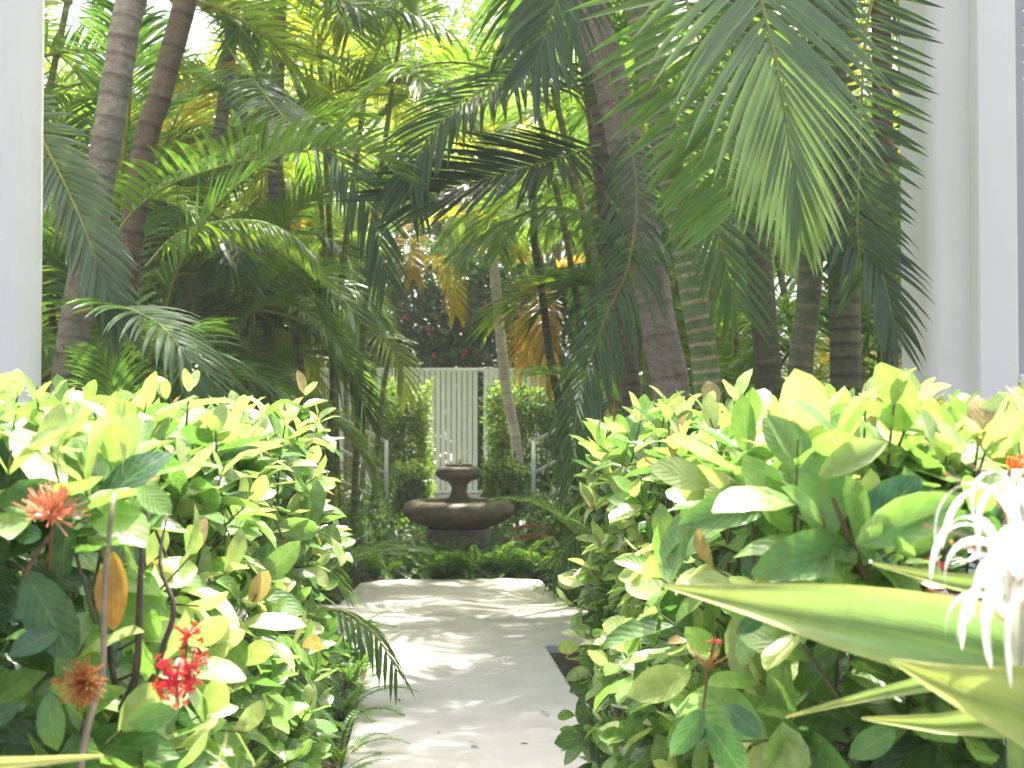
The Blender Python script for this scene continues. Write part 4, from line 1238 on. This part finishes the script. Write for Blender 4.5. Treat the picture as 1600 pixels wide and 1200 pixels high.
# dense low undergrowth in the beds
r = random.Random(31)
mb = MB()
def bed(r):
    while True:
        x, y = r.uniform(-4.5, 4.5), r.uniform(5.2, 23)
        if y < 12 and (-1.1 if y > 8.6 else -0.56) < x < (0.8 if y < 8.5 else 1.0): continue
        if 8.4 < y < 10.3 and abs(x) < 1.5: continue
        if abs(x) < (0.9 if y > 8.6 else 0.56) and y < 13.6: continue
        if abs(x) < 1.0 and 11 < y < 13.6: continue
        if abs(x) < 0.8 and y > 19.5: continue
        if x > 0 and y < 8.4 and x < 1.1: continue
        break
    h = r.random() ** 1.4 * (0.25 + 0.35 * max(0, min(1, abs(x) - 0.8)))
    return Vector((x, y, -0.05 + h)), UP
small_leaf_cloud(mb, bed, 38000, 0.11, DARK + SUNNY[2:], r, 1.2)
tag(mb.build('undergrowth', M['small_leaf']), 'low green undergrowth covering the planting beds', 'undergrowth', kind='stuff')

# rocks and fallen brown palm sheaths round the fountain
for i, (px, D, s) in enumerate([(622, 12.08, 0.075), (752, 12.06, 0.07), (640, 12.1, 0.05), (800, 12.4, 0.10)]):
    rr = random.Random(i)
    V, Fc = [], []
    for a in range(7):
        for k in range(10):
            ph, th = math.pi * a / 6, 2 * math.pi * k / 10
            q = 1 + 0.22 * math.sin(3 * th + i) * math.sin(2 * ph + i) + rr.uniform(-.07, .07)
            V.append((s * 1.3 * q * math.sin(ph) * math.cos(th), s * q * math.sin(ph) * math.sin(th), s * 0.75 * q * math.cos(ph)))
    for a in range(6):
        for k in range(10): Fc.append((a * 10 + k, (a + 1) * 10 + k, (a + 1) * 10 + (k + 1) % 10, a * 10 + (k + 1) % 10))
    mb = MB(); mb.add(V, Fc)
    p = P(px, 800, D); p.z = 0.01
    tag(mb.build('edging_rock', M['rock'], None, True, None, p), ['rough grey rock at the left end of the fern row', 'grey rock between the ferns right of the fountain centre', 'small grey rock beside the leftmost rock of the fern row', 'larger grey rock at the right of the fountain pedestal'][i], 'rock', 'edging rocks before the fountain')


def sheath(label, a, c, wd, mat):
    d = c - a
    mb = MB(); V, Fc = [], []
    n = 14
    for i in range(n):
        t = i / (n - 1)
        q = a + d * t + Vector((0, 0, 0.05 * math.sin(math.pi * t)))
        wv = wd * math.sin(math.pi * (0.08 + 0.86 * t)) ** 0.6
        for k in range(7):
            th = math.pi * (k / 6) - 0.1
            V.append(q + Vector((0, 1, 0)) * (wv * math.cos(th)) + UP * (wv * 0.7 * math.sin(th)))
    for i in range(n - 1):
        for k in range(6): Fc.append((i * 7 + k, i * 7 + k + 1, (i + 1) * 7 + k + 1, (i + 1) * 7 + k))
    mb.add(V, Fc)
    base = a.copy()
    o = mb.build('fallen_palm_sheath', mat, None, True, base, base)
    tag(o, label, 'palm sheath', 'fallen palm sheaths')


def at(px, py, D, z):
    p = P(px, py, D); p.z = z
    return p
sheath('reddish brown fallen palm sheath right of the fountain foot', at(778, 830, 13.6, 0.15), at(885, 830, 13.4, 0.16), 0.09, M['dry'])
sheath('second reddish brown palm sheath behind the first', at(795, 820, 14.2, 0.22), at(870, 825, 14.1, 0.20), 0.07, M['dry'])
sheath('orange brown fallen palm sheath left of the fountain foot', at(628, 840, 13.5, 0.12), at(668, 838, 13.4, 0.17), 0.07, M['dry_light'])
g = MB(); pa, pb = at(770, 850, 12.9, 0.12), at(845, 850, 12.9, 0.12)
g.box(pa.x, pb.x, 12.8, 13.1, -0.07, 0.13, 0.02); tag(g.build('stone_block', M['rock'], None, False), 'low grey stone block beside the fountain pedestal', 'stone')

# small litter on the path
for i, (px, py) in enumerate([(742, 1157), (735, 1165), (812, 1160), (690, 1141), (860, 1115), (845, 1112), (700, 1072), (622, 1090)]):
    D = CAM_Z * F_PX / (py - 650)
    p = at(px, py, D, 0.002)
    V, Fc, UV = SHAPES[i % 6]
    mb = MB(); mb.add(V * np.array([0.7, 1, 0.6]) * rng.uniform(0.02, 0.045) + np.array([0, 0, 0.004]), Fc, UV, [(0.14, 0.10, 0.06)] * 21)
    o = mb.build('fallen_leaf', M['ixora'], None, True, None, p)
    o.rotation_euler = (0, 0, rng.uniform(0, 6))
    tag(o, ['dry leaf bit in the middle foreground of the path', 'dry leaf bit just below the middle one on the path', 'dry leaf bit on the path right of the middle ones', 'dry leaf bit left of the middle ones on the path', 'dry leaf bit nearest the right bed on the path', 'dry leaf bit beside the one nearest the right bed', 'dry leaf bit farthest up the path', 'dry leaf bit nearest the bent frond on the path'][i], 'leaf', 'dry leaves on the path')

# ------------------------------------------------------------------ spider lily in front of the right hedge
LB = Vector((0.98, 1.45, -0.08))
lily = empty('spider_lily', LB, 'spider lily with long strap leaves and white spidery flowers at the lower right', 'flower')
LG, LY = (0.17, 0.30, 0.10), (0.38, 0.40, 0.11)


def strap_leaf(e, base, ctrl, widths, nrm=Vector((-0.1, -0.93, 0.36)), chan=0.22, edge=LY, body=LG, tipy=0.25):
    """ctrl from base to tip in photo coordinates with depth; widths in metres"""
    n = 30
    pts = spline([P(*c) for c in ctrl], n)
    V, UV, T = [], [], []
    ws = np.interp(np.linspace(0, 1, n), np.linspace(0, 1, len(widths)), widths)
    for i in range(n):
        t = (pts[min(i + 1, n - 1)] - pts[max(i - 1, 0)]).normalized()
        x = t.cross(nrm).normalized(); z = x.cross(t)
        for k in range(9):
            s = (k - 4) / 4
            off = z * (chan * ws[i] * (s * s - 0.3)) + z * (0.012 * ws[i] / 0.1 * math.sin(i * 0.5 + k * 1.1))
            V.append(pts[i] + x * (s * ws[i] / 2) + off)
            UV.append((k / 8, i / n))
            f = min(1, max(0, (abs(s) - 0.72) / 0.28) * 0.55 + max(0, (i / n - (1 - tipy)) / tipy) ** 2)
            T.append(tuple(a * (1 - f) + b_ * f for a, b_ in zip(body, edge)))
    Fc = [(i * 9 + k, i * 9 + k + 1, (i + 1) * 9 + k + 1, (i + 1) * 9 + k) for i in range(n - 1) for k in range(8)]
    mb = MB(); mb.add(V, Fc, UV, T)
    return mb.build('leaf', M['lily_leaf'], e, True, e.location)


root = [(2060, 2500, 1.45), (1960, 1700, 1.45)]
strap_leaf(lily, root, root + [(1800, 1180, 1.45), (1600, 1045, 1.46), (1440, 995, 1.50), (1300, 965, 1.53), (1150, 935, 1.56), (1036, 915, 1.58)], [0.08, 0.10, 0.125, 0.14, 0.14, 0.13, 0.11, 0.075, 0.004])
strap_leaf(lily, root, [(2050, 2500, 1.40), (1950, 1700, 1.36), (1790, 1250, 1.33), (1640, 1125, 1.32), (1500, 1075, 1.34), (1392, 1030, 1.37)], [0.07, 0.08, 0.09, 0.10, 0.115, 0.125, 0.13, 0.12, 0.085, 0.004], body=(0.20, 0.29, 0.08))
strap_leaf(lily, root, [(2050, 2500, 1.48), (1950, 1700, 1.48), (1760, 1190, 1.48), (1600, 1130, 1.50), (1480, 1132, 1.53), (1346, 1122, 1.56)], [0.06, 0.065, 0.065, 0.06, 0.058, 0.056, 0.05, 0.042, 0.003])
strap_leaf(lily, root, [(2050, 2500, 1.52), (1960, 1700, 1.55), (1720, 1120, 1.58), (1560, 1060, 1.6), (1400, 1078, 1.63), (1228, 1120, 1.66)], [0.05, 0.05, 0.045, 0.04, 0.036, 0.034, 0.03, 0.022, 0.003])
strap_leaf(lily, root, [(2080, 2500, 1.55), (2000, 1700, 1.58), (1800, 1080, 1.6), (1640, 945, 1.62), (1500, 912, 1.65), (1362, 880, 1.68)], [0.06, 0.07, 0.07, 0.065, 0.06, 0.058, 0.05, 0.038, 0.004])
mb = MB(); pts = spline([P(1700, 2300, 1.42), P(1620, 1500, 1.40), P(1588, 1190, 1.39), P(1592, 1085, 1.39)], 14)
mb.tube(pts, list(np.linspace(0.014, 0.0095, 14)), 10, [(0.16, 0.26, 0.07)] * 14); mb.build('flower_stalk', M['stem'], lily, True, LB)
UMB = P(1592, 1085, 1.39)
r = random.Random(3)
for (fx, fy, fd) in [(1572, 972, 1.36), (1565, 872, 1.38), (1605, 800, 1.40), (1650, 870, 1.36), (1640, 965, 1.34), (1592, 910, 1.32), (1580, 810, 1.42), (1620, 905, 1.30)]:
    c = P(fx, fy, fd)
    mb = MB()
    mid = UMB.lerp(c, 0.5) + Vector((rng.uniform(-.006, .006), -0.004, 0.012))
    mb.tube(spline([UMB, mid, c], 8), [0.004, 0.0036, 0.0034, 0.0034, 0.0034, 0.0036, 0.004, 0.005], 7, [(0.74, 0.76, 0.66)] * 8)
    fl = mb.build('flower', M['petal_white'], lily, True, LB)
    ax = (c - mid).normalized()
    u = ax.cross(Vector((0.3, -1, 0.2))).normalized(); w = ax.cross(u)
    ph = r.uniform(0, 1)
    for k in range(6):
        th = ph + k * math.pi / 3
        rad = u * math.cos(th) + w * math.sin(th)
        d = (rad * 0.42 + UP * 0.85).normalized()
        q = Vector(c); V = []; UVs = []; jx = rv(r)
        Lp = r.uniform(0.12, 0.19); n = 14
        for i in range(n):
            wv = d.cross(rad.cross(ax)).normalized()
            wv = ax.cross(rad).normalized() * (0.0060 * (0.55 + 0.45 * math.sin(math.pi * min(1, 0.15 + i / n))) * (1 if i < n - 1 else 0.15))
            V += [q - wv, q + wv]; UVs += [(0, i / n), (1, i / n)]
            q = q + d * (Lp / (n - 1))
            d = (d + rad * (0.06 if i < 6 else -0.10) - UP * (0.42 if i > 1 else 0.1) + jx * 0.08).normalized()
        pm = MB(); pm.add(V, [(2 * i, 2 * i + 1, 2 * i + 3, 2 * i + 2) for i in range(n - 1)], UVs, [(0.84, 0.84, 0.82)] * len(V))
        pm.build('petal', M['petal_white'], fl, True, LB)
        if k % 2 == 0:                                     # thin pinkish stamens
            sm = MB(); q2 = c + (ax * 0.6 + rad * 0.5) * 0.05; q3 = c + (ax * 0.7 + rad * 0.9) * 0.075
            sm.tube([c, q2, q3], [0.0007, 0.0006, 0.0005], 4, [(0.55, 0.2, 0.25)] * 3)
            sm.tube([q3 - w * 0.004, q3 + w * 0.004], [0.0011, 0.0011], 5, [(0.5, 0.16, 0.08)] * 2)
            sm.build('stamen', M['petal_red'], fl, True, LB)

l2 = empty('strap_leaf_plant', (-0.80, 1.42, -0.08), 'strap leaved plant with a pale yellow leaf tip at the lower left corner', 'plant')
strap_leaf(l2, None, [(-420, 2500, 1.42), (-420, 1700, 1.42), (-260, 1290, 1.42), (-60, 1205, 1.43), (60, 1190, 1.45), (162, 1181, 1.47)], [0.05, 0.06, 0.055, 0.04, 0.028, 0.003], body=(0.36, 0.40, 0.10), edge=(0.62, 0.58, 0.25))
strap_leaf(l2, None, [(-410, 2500, 1.45), (-480, 1700, 1.5), (-420, 1300, 1.55), (-260, 1180, 1.6), (-120, 1200, 1.65)], [0.05, 0.06, 0.055, 0.04, 0.003])

# ------------------------------------------------------------------ added thin scattering volume, stands in for veiling lens glare
mb = MB(); mb.box(-125, 125, -65, 145, -1.2, 19.0)
m, nt, out = newmat('glare_veil')
pv = N(nt, 'ShaderNodeVolumePrincipled')
pv.inputs['Color'].default_value = (0.97, 0.98, 0.95, 1)
pv.inputs['Density'].default_value = 0.0019
pv.inputs['Anisotropy'].default_value = 0.1
nt.links.new(pv.outputs[0], out.inputs['Volume'])
tag(mb.build('veil_volume', m, None, False), kind='stuff')
S.cycles.volume_bounces = 0
